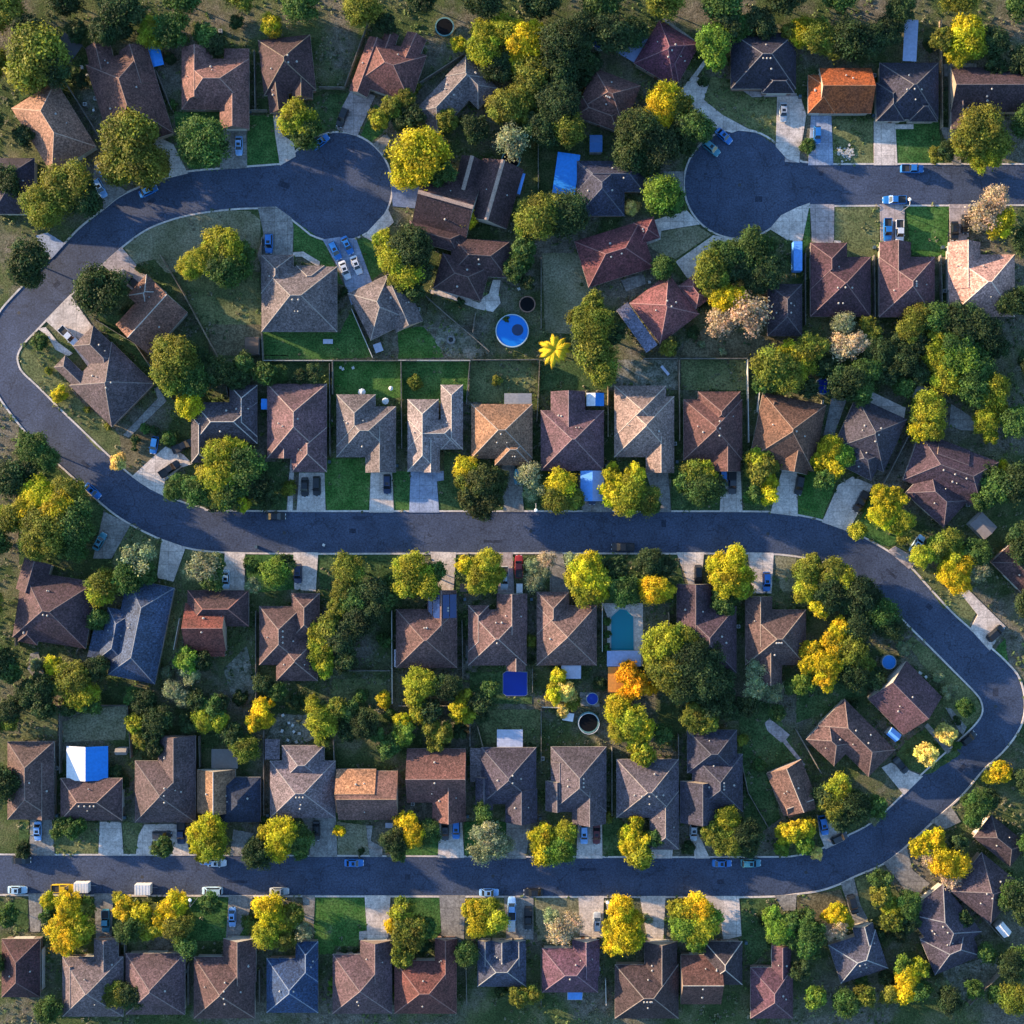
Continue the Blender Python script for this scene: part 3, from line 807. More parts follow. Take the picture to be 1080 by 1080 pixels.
def fence(t, s, mat=None, h=1.8, w=.09):
    P = [gt(t, *map(float, e.split(',')), h) for e in s.split()]
    mb = MB(); c = P[len(P) // 2 - (1 if len(P) == 2 else 0)]
    mid = ((P[0][0] + P[-1][0]) / 2, (P[0][1] + P[-1][1]) / 2)
    for k, (a, b) in enumerate(zip(P, P[1:])):
        L = math.hypot(b[0] - a[0], b[1] - a[1]); u = ((b[0] - a[0]) / L, (b[1] - a[1]) / L)
        n = max(1, int(round(L / 2.4)))
        for i in range(n):
            f0 = i / n * L; f1 = (i + 1) / n * L; wv = .04 * noise.noise(Vector((a[0] + f0, a[1], i)))
            cx = a[0] + u[0] * (f0 + f1) / 2 - mid[0]; cy = a[1] + u[1] * (f0 + f1) / 2 - mid[1]
            mb.obox((cx, cy), u, f1 - f0 - .12, w * .5, .06, h + wv, 0)
            mb.obox((cx, cy), u, f1 - f0 - .13, w * 1.5, h + wv + .002, h + wv + .05, 0)
        for i in range(n + 1):
            f0 = i / n * L
            mb.obox((a[0] + u[0] * f0 - mid[0], a[1] + u[1] * f0 - mid[1]), u, .11, .13 + .004 * k, 0, h + .12 + .003 * k, 0)
    o = mb.build('fence', mat or FENCEG, None, (mid[0], mid[1], 0))
    ew = abs(P[0][0] - P[-1][0]) > abs(P[0][1] - P[-1][1])
    word = 'pale' if mat is FENCEL else 'tan' if mat is FENCEW else 'grey'
    tag(o, '%s %s fence %s' % (word, 'crosswise' if ew else 'lengthwise', side_of(*mid)), 'fence', 'fences between the yards')
    return o

def thing(name, x, y, label, cat, z=0, rot=0, group=None):
    root = bpy.data.objects.new(name, None); COL.objects.link(root); root.location = (x, y, z); root.rotation_euler = (0, 0, rot); root.empty_display_size = .5
    tag(root, label, cat, group, (x, y)); return root
def tp(t, x, y): return gt(t, x, y)
def sz(v): return v / ZF * S
def canopy(name, t, x0, y0, x1, y1, label, cat, m1, m2=None, z=2.6, gable=True, rot=0):
    """metal roof on posts; m1 west slope, m2 east slope"""
    cx, cy = gt(t, (x0 + x1) / 2, (y0 + y1) / 2, z); w = sz(x1 - x0); d = sz(y1 - y0)
    r = thing(name, cx, cy, label, cat, rot=math.radians(-rot))
    h = w * .12 if gable else .05
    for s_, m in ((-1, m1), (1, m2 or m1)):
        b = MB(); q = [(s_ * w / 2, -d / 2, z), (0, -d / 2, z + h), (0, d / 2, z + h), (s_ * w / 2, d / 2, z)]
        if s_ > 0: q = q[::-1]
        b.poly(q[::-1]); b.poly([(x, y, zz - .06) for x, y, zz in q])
        for k in range(4):
            a, c = q[k], q[(k + 1) % 4]; b.poly([(a[0], a[1], a[2] - .06), a, c, (c[0], c[1], c[2] - .06)])
        for k in range(1, 8):
            f = k / 8; xx0 = 0; yy = -d / 2 + d * f
            b.poly([(0, yy - .04, z + h + .02), (s_ * w / 2, yy - .04, z + .02), (s_ * w / 2, yy + .04, z + .02), (0, yy + .04, z + h + .02)][::(1 if s_ < 0 else -1)])
        b.build('roof_panel', m, r)
    for a in (-1, 1):
        for c in (-1, 1):
            b = MB(); b.tube((a * (w / 2 - .15), c * (d / 2 - .15), 0), (a * (w / 2 - .15), c * (d / 2 - .15), z - .03), .06, .06, 6); b.build('post', STEEL, r)
    return r
def shed(t, x, y, w, d, rot, m, label, h=2.2, name='garden_shed', cat='shed'):
    cx, cy = gt(t, x, y, h); W = sz(w); D = sz(d)
    r = thing(name, cx, cy, label, cat, rot=math.radians(-rot))
    b = MB(); b.box(-W / 2 + .1, -D / 2 + .1, 0, W / 2 - .1, D / 2 - .1, h, 0); b.build('wall', plain('shed_wall', (.3, .3, .3), .7), r)
    b = MB(); hh = .22 * min(W, 3)
    b.poly([(-W / 2, -D / 2, h), (W / 2, -D / 2, h), (W / 2, 0, h + hh), (-W / 2, 0, h + hh)]); b.poly([(W / 2, D / 2, h), (-W / 2, D / 2, h), (-W / 2, 0, h + hh), (W / 2, 0, h + hh)])
    b.poly([(W / 2, -D / 2, h), (W / 2, D / 2, h), (W / 2, 0, h + hh)]); b.poly([(-W / 2, D / 2, h), (-W / 2, -D / 2, h), (-W / 2, 0, h + hh)]); b.poly([(-W / 2, D / 2, h + .005), (W / 2, D / 2, h + .005), (W / 2, -D / 2, h + .005), (-W / 2, -D / 2, h + .005)])
    b.build('roof', m, r)
    b = MB(); b.box(-.4, -D / 2 + .05, .05, .4, -D / 2 + .11, 1.9); b.build('door', plain('shed_door', (.2, .2, .2), .7), r)
    return r
BLUEM = plain('blue_metal_and_shade', (.012, .20, .62), .5); BLUEL = plain('light_blue_metal', (.10, .30, .72), .5); WHITEM = plain('white_metal', (.72, .73, .76), .5); PALEM = plain('pale_metal', (.40, .42, .52), .5)  # the blue metal also paints shade on the white carport
ORANGEM = plain('orange_cover', (.50, .20, .03), .7)
def water_mat(name, c):
    m, nt, b = nm(name); b.inputs['Base Color'].default_value = (*c, 1); b.inputs['Roughness'].default_value = .12; b.inputs['Specular IOR Level'].default_value = .5
    w = N(nt, 'ShaderNodeTexNoise'); w.inputs['Scale'].default_value = 3; w.inputs['Detail'].default_value = 4
    bp = N(nt, 'ShaderNodeBump'); bp.inputs['Strength'].default_value = .25; bp.inputs['Distance'].default_value = .1
    nt.links.new(w.outputs['Fac'], bp.inputs['Height']); nt.links.new(bp.outputs['Normal'], b.inputs['Normal'])
    return m
POOLB = water_mat('pool_water_blue', (.008, .16, .55)); POOLT = water_mat('pool_water_teal', (.004, .20, .26)); POOLN = water_mat('pool_cover_blue', (.004, .03, .30))
def round_pool(t, x, y, r, label, m=None, h=1.2, rim=None):
    cx, cy = gt(t, x, y, h); R = sz(r)
    o = thing('above_ground_pool', cx, cy, label, 'pool')
    b = MB(); b.ring(0, 0, R * .94, R, 0, h, 40); b.build('pool_wall', rim or plain('pool_rim', (.35, .45, .50), .4), o)
    b = MB(); b.disc(0, 0, R * .94, h - .15, 40); b.build('water', m or POOLB, o)
    return o
def trampoline(t, x, y, r, label, net=False, mat=None, ringc=None):
    cx, cy = gt(t, x, y, .9); R = sz(r)
    o = thing('trampoline', cx, cy, label, 'trampoline')
    b = MB(); b.disc(0, 0, R * .86, .86, 30); b.build('mat', mat or plain('jump_mat', (.008, .009, .011), .9, 0, .05), o)
    b = MB(); b.ring(0, 0, R * .86, R, .82, .90, 30); b.build('pad', ringc or plain('pad_teal', (.10, .22, .22), .6), o)
    for k in range(6):
        a = k * math.pi / 3; b = MB(); b.tube((R * .95 * math.cos(a), R * .95 * math.sin(a), 0), (R * .95 * math.cos(a), R * .95 * math.sin(a), .82 if not net else 2.5), .04, .04, 6); b.build('leg', STEEL, o)
    if net:
        b = MB(); b.ring(0, 0, R * .93, R * .97, 2.45, 2.52, 30); b.build('net_hoop', plain('hoop_white', (.55, .57, .6), .5), o)
    return o
def umbrella(t, x, y, r, label):
    cx, cy = gt(t, x, y, 2.2); R = sz(r)
    o = thing('patio_umbrella', cx, cy, label, 'umbrella', group='patio umbrellas')
    b = MB(); n = 8
    for k in range(n):
        a = 2 * math.pi * k / n; c = 2 * math.pi * (k + 1) / n
        b.poly([(R * math.cos(a), R * math.sin(a), 2.0), (R * math.cos(c), R * math.sin(c), 2.0), (0, 0, 2.45)])
    b.build('canopy', plain('umbrella_cloth', (.55, .56, .55), .8), o)
    b = MB(); b.tube((0, 0, 0), (0, 0, 2.4), .03, .03, 6); b.build('pole', STEEL, o)
def patio_table(t, x, y, w, d, rot, label, m=None):
    cx, cy = gt(t, x, y, .75)
    o = thing('patio_table', cx, cy, label, 'table', rot=math.radians(-rot)); W = sz(w); D = sz(d)
    b = MB(); b.box(-W / 2, -D / 2, .7, W / 2, D / 2, .76); b.build('tabletop', m or PALEM, o)
    for a in (-1, 1):
        for c in (-1, 1):
            b = MB(); b.box(a * (W / 2 - .1) - .04, c * (D / 2 - .1) - .04, 0, a * (W / 2 - .1) + .04, c * (D / 2 - .1) + .04, .7); b.build('leg', STEEL, o)
def lamp(t, x, y, hx, hy):
    X, Y = gt(t, x, y, 6.5)
    o = thing('street_lamp', X, Y, 'pale street lamp %s' % side_of(X, Y), 'street lamp', group='street lamps')
    b = MB(); b.tube((0, 0, 0), (0, 0, 6.4), .10, .06, 8); b.tube((0, 0, 6.35), (hx, hy, 6.5), .05, .04, 6); b.build('pole', STEEL, o)
    b = MB(); b.tube((hx - .001, hy, 6.38), (hx, hy, 6.62), .42, .25, 10); b.build('lamp_head', plain('lamp_white', (.8, .8, .78), .4), o)
def ac_unit(t, x, y):
    X, Y = gt(t, x, y, .8)
    o = thing('air_conditioner', X, Y, 'pale air conditioner unit %s' % side_of(X, Y), 'air conditioner', group='air conditioner units')
    b = MB(); b.box(-.42, -.42, 0, .42, .42, .8); b.build('case', plain('ac_case', (.42, .42, .40), .5), o)
    b = MB(); b.disc(0, 0, .33, .81, 16); b.build('fan_grille', plain('ac_grille', (.08, .08, .08), .5), o)
def trailer(t, x, y, w, d, rot, label, h=2.3, m=None):
    X, Y = gt(t, x, y, h); W = sz(w); D = sz(d)
    o = thing('box_trailer', X, Y, label, 'trailer', .015, math.radians(-rot), 'box trailers')
    b = MB(); b.box(-W / 2, -D / 2, .5, W / 2, D / 2, h); 
    for k in range(5): b.box(-W / 2 + W * (k + .5) / 5 - .03, -D / 2 + .04, h + .001, -W / 2 + W * (k + .5) / 5 + .03, D / 2 - .04, h + .03)
    b.build('box', m or plain('trailer_white', (.62, .61, .60), .5), o)
    w_ = MB(); w_.tube((0, -.1, 0), (0, .1, 0), .34, .34, 12, 0)
    me = w_.mesh('wheel', [RUBBER])
    for a in (-.4, .4):
        for c in (-1, 1): link('wheel', me, o, (a, c * (D / 2 - .1), .34))
    b = MB(); b.tube((W / 2, 0, .5), (W / 2 + 1.2, 0, .5), .05, .05, 6); b.build('hitch', STEEL, o)

# ------------------------------------------------------------------ weeds and low plants
def undergrowth():
    rng = random.Random(5); cells = {}
    def bb(poly): return (min(p[0] for p in poly), min(p[1] for p in poly), max(p[0] for p in poly), max(p[1] for p in poly), poly)
    hard = [bb(q) for q in DRP + ROADW]; soft = [bb(q) for q in LWP]
    hs = []
    for root, fr, c in DEFER_H:
        for A, u, v, L, D, k in fr:
            hs.append(bb([tuple(A + u * a + v * b) for a, b in ((.4, .4), (L - .4, .4), (L - .4, D - .4), (.4, D - .4))]))
    def hit(x, y, lst, m=0):
        for x0, y0, x1, y1, poly in lst:
            if x0 - m < x < x1 + m and y0 - m < y < y1 + m and point_in((x, y), poly): return True
        return False
    V = []; F = []; T = []
    pal = [(.10, .18, .05), (.08, .14, .045), (.15, .21, .07), (.17, .19, .10), (.22, .215, .15), (.07, .12, .05), (.20, .23, .10)]
    spots = []
    for _ in range(24000):
        x = rng.uniform(-132, 132); y = rng.uniform(-132, 132)
        n = noise.noise(Vector((x * .07, y * .07, 1))) + .5 * noise.noise(Vector((x * .25, y * .25, 9)))
        if n > -.12: spots.append((x, y, rng.uniform(.25, .8)))
    for root, fr, c in DEFER_H:          # planting along the house walls
        for A, u, v, L, D, k in fr:
            for a, b in ((u, v), (v, u)):
                LL = L if a is u else D; DD = D if a is u else L
                for s_ in (-.5, DD + .5):
                    for q in range(int(LL * .8)):
                        if rng.random() < .5:
                            p = A + a * rng.uniform(0, LL) + b * (s_ + rng.uniform(-.3, .5)); spots.append((p.x, p.y, rng.uniform(.35, .75)))
    for x, y, s_ in spots:
        if hit(x, y, hard, .1) or hit(x, y, hs) or (hit(x, y, soft) and rng.random() < .93): continue
        c = pal[int((noise.noise(Vector((x * .06, y * .06, 30))) * .5 + .5) * 6.99 + rng.uniform(-1, 1)) % 7]; j = rng.uniform(.7, 1.35)
        for _ in range(rng.randrange(5, 10)):
            d = Vector((rng.gauss(0, 1), rng.gauss(0, 1), rng.uniform(.1, 1.2))).normalized()
            p = Vector((x, y, .1)) + Vector((d.x, d.y, d.z * .7)) * s_ * rng.uniform(.3, 1)
            nn = (d + Vector((rng.gauss(0, .5), rng.gauss(0, .5), .6))).normalized(); a = nn.orthogonal().normalized(); b = nn.cross(a)
            l = rng.uniform(.14, .34); w = l * .7; i = len(V)
            V += [tuple(p - a * l), tuple(p + b * w), tuple(p + a * l), tuple(p - b * w)]; F.append((i, i + 1, i + 2, i + 3))
            k = j * rng.uniform(.75, 1.3); T += [c[0] * k, c[1] * k, c[2] * k, 1] * 4
    me = bpy.data.meshes.new('undergrowth'); me.from_pydata(V, [], F)
    at = me.color_attributes.new('tone', 'FLOAT_COLOR', 'CORNER'); at.data.foreach_set('color', T); me.materials.append(LEAF); me.update()
    o = link('undergrowth', me); o.color = (1, 1, 1, 1); o['kind'] = 'stuff'; o['label'] = 'weeds and low plants growing in the yards and along walls'
# ------------------------------------------------------------------ survey: houses
PK = (.20, .125, .105); BR = (.125, .078, .066); DB = (.075, .052, .05); GR = (.17, .155, .145); LG = (.27, .245, .225); TN = (.27, .19, .125)
NV = (.050, .055, .075); DN = (.036, .036, .046); SL = (.070, .095, .135); MR = (.105, .050, .062); PU = (.13, .082, .105); OR = (.30, .115, .062); RB = (.18, .078, .062); DG = (.085, .08, .085)
house('A', 'dark roofed house at the west edge', (.05, .045, .055), 0, [(-140, 720, 80, 1010, 'h')], vents=0)
house('A', 'tan-brown roofed house set diagonally', (.30, .20, .145), 0, [(190, 320, 400, 660, 270, 'h'), (190, 480, 290, 640, 120, 'g')], vents=0)
house('A', 'large brown roofed house with several gables', BR, 0, [(660, 140, 800, 590, 330, 'h'), (470, 120, 520, 330, 130, 'g'), (660, 128, 720, 330, 150, 'g'), (655, 330, 740, 590, 170, 'g')], vents=0)
house('A', 'tan and brown roofed house', PK, 0, [(842, 205, 1192, 470, 'h'), (842, 150, 1000, 420, 'gy'), (1040, 400, 1192, 570, 'gy'), (1060, 150, 1190, 260, 'l')], vents=0)
house('A', 'dark brown hip-roofed house', DB, 10, [(255, 110, 525, 80, 290, 'h'), (295, 300, 400, 288, 190, 'g'), (430, 300, 540, 300, 110, 'g')], vents=2, cap=(.22, .17, .13))
house('A', 'reddish-brown roofed house with three gables', (.15, .085, .075), 10, [(840, 90, 1130, 190, 260, 'h'), (830, 90, 925, 125, 300, 'gy'), (915, 60, 985, 85, 190, 'gy'), (1030, 65, 1130, 110, 150, 'gy')], vents=0)
house('J', 'taupe and navy roofed house set diagonally', GR, 20, [(80, 480, 350, 190, 170, 'h'), (350, 190, 520, 360, 150, 'h')], vents=1)
house('J', 'dark red-brown hip-roofed house', MR, 30, [(370, 5, 580, 130, 260, 'h'), (470, 70, 580, 130, 230, 'h')], vents=3)
house('J', 'brown roofed house with white ridge vents', BR, 30, [(30, 250, 275, 345, 240, 'h'), (-30, 400, 190, 480, 110, 'h')], vents=4)
house('J', 'navy-grey roofed house with a bright blue metal roof', NV, 30, [(-57, 735, 290, 895, 'h'), (-55, 745, 190, 1020, 'h')], vents=3)
house('J', 'dark brown roofed house with painted sunlit ridge strips', DB, 20, [(440, 720, 650, 780, 320, 'g'), (150, 780, 430, 860, 290, 'gx'), (330, 705, 440, 735, 240, 'g')], cap=(.42, .30, .24), vents=0, capw=.95)  # sunlit strips of the roof painted as wide cream ridge caps
house('J', 'dark charcoal-brown hip-roofed house', DB, 21, [(280, 150, 580, 170, 190, 'h'), (230, 230, 480, 300, 190, 'h'), (60, 60, 330, 130, 100, 'h')], vents=1)
house('J', 'plum-red hip-roofed house', (.135, .062, .062), 31, [(-70, 170, 270, 65, 250, 'h'), (235, 75, 340, 42, 115, 'h')], vents=2)
house('J', 'pinkish-red hip-roofed house with a grey porch roof', (.19, .10, .095), 31, [(215, 490, 375, 700, -255, 'h'), (470, 400, 560, 520, -100, 'h'), (148, 525, 305, 745, -70, 'l')], vents=2, color2=(.22, .23, .27), w2=(2,))
house('B', 'navy and tan roofed house on the corner', (.115, .10, .10), 1, [(480, 690, 700, 905, 315, 'h'), (385, 605, 560, 780, 150, 'h'), (240, 760, 420, 935, 85, 'h')], vents=2)
house('B', 'brown and orange roofed house set diagonally', (.20, .125, .095), 1, [(500, 600, 700, 380, 235, 'g'), (560, 450, 660, 340, 140, 'h')], cap=(.5, .45, .4), vents=0)
house('B', 'grey hip-roofed house with tan west slope', GR, 11, [(274, 300, 666, 638, 'h'), (272, 240, 440, 440, 'h'), (455, 295, 600, 420, 'h')], vents=2)
house('B', 'grey roofed house with triangular gables', GR, 11, [(720, 440, 935, 335, 270, 'h'), (880, 430, 1020, 370, 230, 'gy'), (900, 355, 940, 340, 120, 'gy')], vents=0)
house('C', 'dark slate hip-roofed house', DG, 12, [(-80, 20, 252, 235, 'h'), (108, -68, 252, 200, 'h'), (-90, 90, 5, 335, 'h')], cap=(.45, .42, .40), vents=0)
house('C', 'purplish-brown hip-roofed house', (.15, .105, .105), 12, [(303, -75, 612, 310, 'h'), (430, 150, 612, 382, 'h'), (350, 185, 440, 312, 'gy')], cap=(.40, .30, .27), vents=1)
house('C', 'light grey-brown roofed house', GR, 12, [(662, 42, 970, 305, 'h'), (662, -20, 865, 250, 'h'), (812, 150, 970, 385, 'gy')], vents=0)
house('C', 'pale grey roofed house with two wings', LG, 22, [(220, -70, 335, 265, 'h'), (48, 5, 210, 380, 'h'), (50, 110, 318, 262, 'h'), (126, 190, 215, 385, 'gy')], vents=0)
house('C', 'tan and dark blue hip-roofed house', (.27, .18, .12), 22, [(378, 30, 695, 312, 'h'), (500, 190, 690, 348, 'h')], vents=1, cap=(.36, .30, .26))
house('C', 'purple-brown hip-roofed house', (.13, .09, .095), 22, [(738, 62, 1065, 376, 'h'), (790, -35, 968, 200, 'gy')], vents=0)
house('C', 'blue-grey roofed house with tan west slope', (.27, .22, .185), 32, [(137, -10, 447, 305, 'h'), (137, -65, 405, 200, 'h'), (300, 200, 447, 387, 'gy')], vents=0)
house('C', 'red-brown hip-roofed house with three white vents', (.115, .07, .062), 32, [(495, 5, 800, 320, 'h'), (570, -35, 790, 200, 'h'), (640, 150, 790, 380, 'gy')], vents=3)
house('C', 'brown gabled house with orange-lit slopes', (.14, .09, .065), 32, [(905, -30, 1235, 35, 350, 'h'), (905, 10, 1010, 30, 200, 'gy'), (1010, 180, 1170, 210, 190, 'gy')], vents=1)
house('K', 'navy hip-roofed house', (.062, .06, .068), 42, [(310, -10, 575, 110, 300, 'h'), (300, 205, 460, 285, 160, 'h')], vents=3)
house('K', 'large dark purple-brown roofed house', (.085, .062, .068), 42, [(640, 180, 1050, 330, 260, 'h'), (690, 350, 890, 530, 190, 'h'), (740, 210, 900, 270, 170, 'g')], vents=3)
house('K', 'dark roofed house beside the concrete pad', DB, 42, [(1010, 850, 1120, 740, 320, 'h')], vents=0)
house('D', 'dark purple-brown hip-roofed house', (.085, .06, .062), 3, [(20, -90, 400, -30, 350, 'h'), (20, 150, 120, 170, 130, 'h'), (30, -160, 170, -120, 170, 'gy')], vents=2)
house('D', 'long slate-blue roofed house', SL, 3, [(560, -50, 805, 0, 510, 'h'), (460, 100, 600, 125, 270, 'h'), (385, 210, 450, 225, 150, 'l')], vents=0, cap=(.2, .22, .27))
house('D', 'small terracotta roofed house with brown rear', RB, 3, [(862, 78, 1072, 326, 'gx'), (872, 12, 1190, 200, 'h'), (980, 325, 1065, 356, 'l')], vents=1, color2=DB, w2=(1,))
house('D', 'dark brown hip-roofed house with pink rear gable', (.11, .078, .072), 13, [(262, 95, 490, 400, 'h'), (350, 262, 565, 482, 'h'), (430, 28, 575, 260, 'h')], vents=3, cap=(.26, .2, .18))
house('D', 'brown roofed house with blue solar panels', (.125, .085, .075), 23, [(-12, 110, 305, 415, 'h'), (150, 12, 302, 220, 'gy'), (-22, 320, 48, 410, 'l')], vents=0, color2=(.42, .42, .42), w2=(2,))
house('D', 'brown hip-roofed house with narrow tan slopes', (.14, .10, .092), 23, [(362, 112, 665, 402, 'h'), (510, 30, 668, 240, 'gy'), (362, 90, 470, 330, 'h'), (560, 360, 660, 430, 'gy')], vents=1, cap=(.32, .26, .24))
house('D', 'brown hip-roofed house with bright tan north slope', (.155, .115, .10), 23, [(717, 90, 1028, 402, 'h'), (718, 20, 885, 240, 'h')], vents=0)
house('D', 'dark house half hidden under a big oak', (.07, .052, .058), 33, [(460, 95, 770, 440, 'h'), (460, -20, 640, 240, 'gy')], vents=0)
house('D', 'brown roofed house with a long rear wing', (.105, .078, .068), 33, [(815, 112, 1130, 400, 'h'), (815, 45, 955, 300, 'gy'), (870, 250, 1005, 500, 'gy')], vents=5, cap=(.28, .22, .18))
house('D', 'small brown roofed house above the slanting driveway', (.15, .105, .085), 33, [(925, 960, 1105, 888, 240, 'g'), (1000, 1080, 1140, 1030, 120, 'g')], vents=1, cap=(.4, .33, .28))
house('D', 'wide brown hip-roofed house', (.13, .092, .082), 43, [(110, 715, 250, 575, 372, 'h'), (50, 785, 165, 665, 200, 'h')], vents=2)
house('D', 'plum-brown gabled house near the road corner', (.105, .072, .078), 43, [(370, 575, 570, 378, 262, 'gy')], vents=1)
house('E', 'brown roofed house at the west edge', (.12, .09, .08), 3, [(-60, 795, 182, 1200, 'h'), (80, 900, 182, 1195, 'gy')], vents=1)
house('E', 'brown roofed house with a white metal carport', (.11, .08, .075), 3, [(215, 985, 535, 1205, 'h')], vents=4, cap=(.36, .24, .2))
house('E', 'grey-brown hip-roofed house', (.105, .085, .082), 3, [(600, 895, 915, 1215, 'h'), (720, 765, 915, 1000, 'gy')], vents=3)
house('E', 'tan and navy roofed house', (.25, .17, .11), 3, [(922, 940, 1120, 1164, 'gy'), (1040, 980, 1252, 1212, 'h')], vents=0, color2=(.03, .04, .06), w2=(1,), cap=(.45, .42, .40), capi=(0,))
house('E', 'light grey hip-roofed house', (.185, .165, .165), 13, [(318, 895, 657, 1192, 'h'), (380, 815, 600, 1000, 'h'), (290, 785, 367, 890, 'l')], vents=3)
house('E', 'orange-tan gabled house', (.42, .26, .165), 13, [(662, 938, 868, 1165, 'gx'), (672, 948, 980, 1202, 'gx')], vents=3, color2=(.18, .12, .10), w2=(1,), cap=(.4, .24, .15))
house('E', 'reddish-brown gabled house', (.16, .095, .08), 23, [(45, 832, 350, 1112, 'gx'), (176, 980, 350, 1210, 'gy')], vents=1)
house('E', 'navy-grey roofed house with two narrow gables', (.072, .066, .078), 23, [(430, 826, 715, 1120, 'h'), (555, 1040, 720, 1215, 'gy'), (400, 980, 490, 1150, 'gy'), (372, 832, 440, 1005, 'l')], vents=2, color2=(.16, .14, .135), w2=(3,))
house('E', 'grey roofed house with a long narrow west gable', (.105, .095, .10), 23, [(790, 822, 1078, 1160, 'h'), (762, 1000, 880, 1155, 'gy'), (900, 1040, 1076, 1222, 'gy'), (790, 900, 880, 1090, 'g')], vents=3)
house('E', 'blue-grey hip-roofed house with bright vents', (.125, .115, .12), 33, [(148, 887, 470, 1190, 'h'), (320, 1050, 472, 1355, 'h')], vents=5, cap=(.30, .26, .24))
house('E', 'navy hip-roofed house with three small vents', (.055, .055, .068), 33, [(540, 860, 802, 1160, 'h'), (514, 735, 772, 960, 'h'), (478, 1000, 690, 1216, 'gy')], vents=3)
house('F', 'dark red-brown roofed house', (.075, .045, .045), 4, [(-90, 737, 110, 1040, 'h')], vents=0)
house('F', 'grey-brown roofed house with a bright gable', (.15, .13, .125), 4, [(225, 830, 540, 1140, 'h'), (388, 735, 515, 1000, 'gy'), (225, 870, 330, 1090, 'gy')], vents=0)
house('F', 'purplish-brown roofed house with a blue pool behind', (.12, .09, .09), 4, [(552, 812, 860, 1130, 'h')], vents=0)
house('F', 'dark brown hip-roofed house with four white vents', (.10, .07, .065), 4, [(905, 830, 1222, 1150, 'h'), (1058, 735, 1228, 960, 'gy')], vents=4, cap=(.24, .18, .16))
house('F', 'blue hip-roofed house with pale ridges', (.048, .078, .135), 14, [(300, 838, 567, 1120, 'h'), (450, 750, 567, 960, 'h')], vents=1, cap=(.22, .27, .36))
house('F', 'brown-purple hip-roofed house behind the square lawn', (.125, .092, .092), 14, [(642, 817, 950, 1125, 'h'), (785, 745, 950, 950, 'gy')], vents=0)
house('F', 'red-brown hip-roofed house', (.14, .07, .06), 24, [(-20, 850, 303, 1125, 'h'), (190, 735, 303, 930, 'gy')], vents=0)
house('F', 'slate-blue roofed house with white twin gables', (.075, .085, .11), 24, [(410, 790, 662, 985, 'h'), (475, 744, 600, 900, 'gy'), (412, 744, 490, 870, 'gy'), (590, 744, 660, 870, 'gy')], vents=0, cap=(.3, .3, .3))
house('F', 'plum-purple hip-roofed house', (.13, .082, .098), 24, [(745, 785, 1035, 1015, 'h'), (900, 740, 1042, 930, 'gy')], vents=1)
house('F', 'charcoal-brown roofed house with four vents', (.065, .05, .048), 34, [(140, 870, 470, 1150, 'h'), (292, 752, 462, 1000, 'gy')], vents=4, cap=(.24, .2, .18))
house('F', 'brown gabled house with a long white ridge', (.115, .07, .058), 34, [(480, 820, 690, 1076, 'gx'), (600, 750, 800, 975, 'h')], vents=3, cap=(.42, .38, .34), color2=(.05, .045, .048), w2=(1,))
house('F', 'purple hip-roofed house', (.11, .068, .078), 34, [(842, 885, 1062, 1150, 'h'), (952, 772, 1052, 960, 'gy')], vents=0)
house('F', 'slate-grey hip-roofed house turned slightly', (.095, .098, .115), 44, [(165, 770, 410, 690, 210, 'h'), (290, 678, 395, 652, 170, 'gy')], vents=2, cap=(.32, .34, .36))
house('F', 'big dark slate hip-roofed house set diagonally', (.072, .066, .078), 44, [(760, 450, 960, 700, 250, 'h'), (640, 740, 880, 640, 200, 'h')], vents=2, cap=(.24, .24, .26))
house('F', 'dark brown hip-roofed house at the east edge', (.085, .07, .075), 44, [(960, 290, 1170, 460, 260, 'h')], vents=2)
house('F', 'dark roofed house near the road bend', (.065, .052, .052), 44, [(1010, 95, 1200, 250, 150, 'h')], vents=0)
house('G', 'black-navy hip-roofed house', DN, 30, [(740, 70, 1078, 362, 'h'), (900, 280, 1070, 385, 'h')], vents=3, cap=(.17, .16, .17))
house('G', 'bright orange hip-roofed house', OR, 40, [(118, 254, 388, 490, 'g'), (60, 290, 200, 488, 'h')], vents=0, cap=(.42, .18, .09))
house('G', 'navy hip-roofed house with three white vents', (.045, .046, .058), 40, [(430, 226, 736, 520, 'h'), (580, 400, 732, 532, 'h'), (412, 330, 560, 530, 'h')], vents=3, cap=(.15, .14, .145))
house('G', 'dark brown gabled house', (.07, .052, .052), 40, [(800, 250, 1170, 482, 'g'), (800, 390, 900, 572, 'gy')], vents=3, cap=(.2, .15, .14))
house('H', 'dark navy hip-roofed house', (.06, .052, .058), 31, [(930, 390, 1110, 660, 'h')], vents=2)
house('H', 'dark maroon hip-roofed house with three vents', (.072, .045, .05), 41, [(72, 250, 385, 560, 'h'), (72, 177, 262, 420, 'h')], vents=3, cap=(.19, .12, .12))
house('H', 'plum-brown hip-roofed house behind two pickups', (.12, .078, .078), 41, [(428, 250, 716, 562, 'h'), (430, 174, 592, 420, 'gy')], vents=3, cap=(.26, .18, .17))
house('H', 'pale pink hip-roofed house', (.47, .33, .27), 41, [(790, 237, 1130, 560, 'h'), (785, 174, 952, 420, 'gy')], vents=0)
openings()

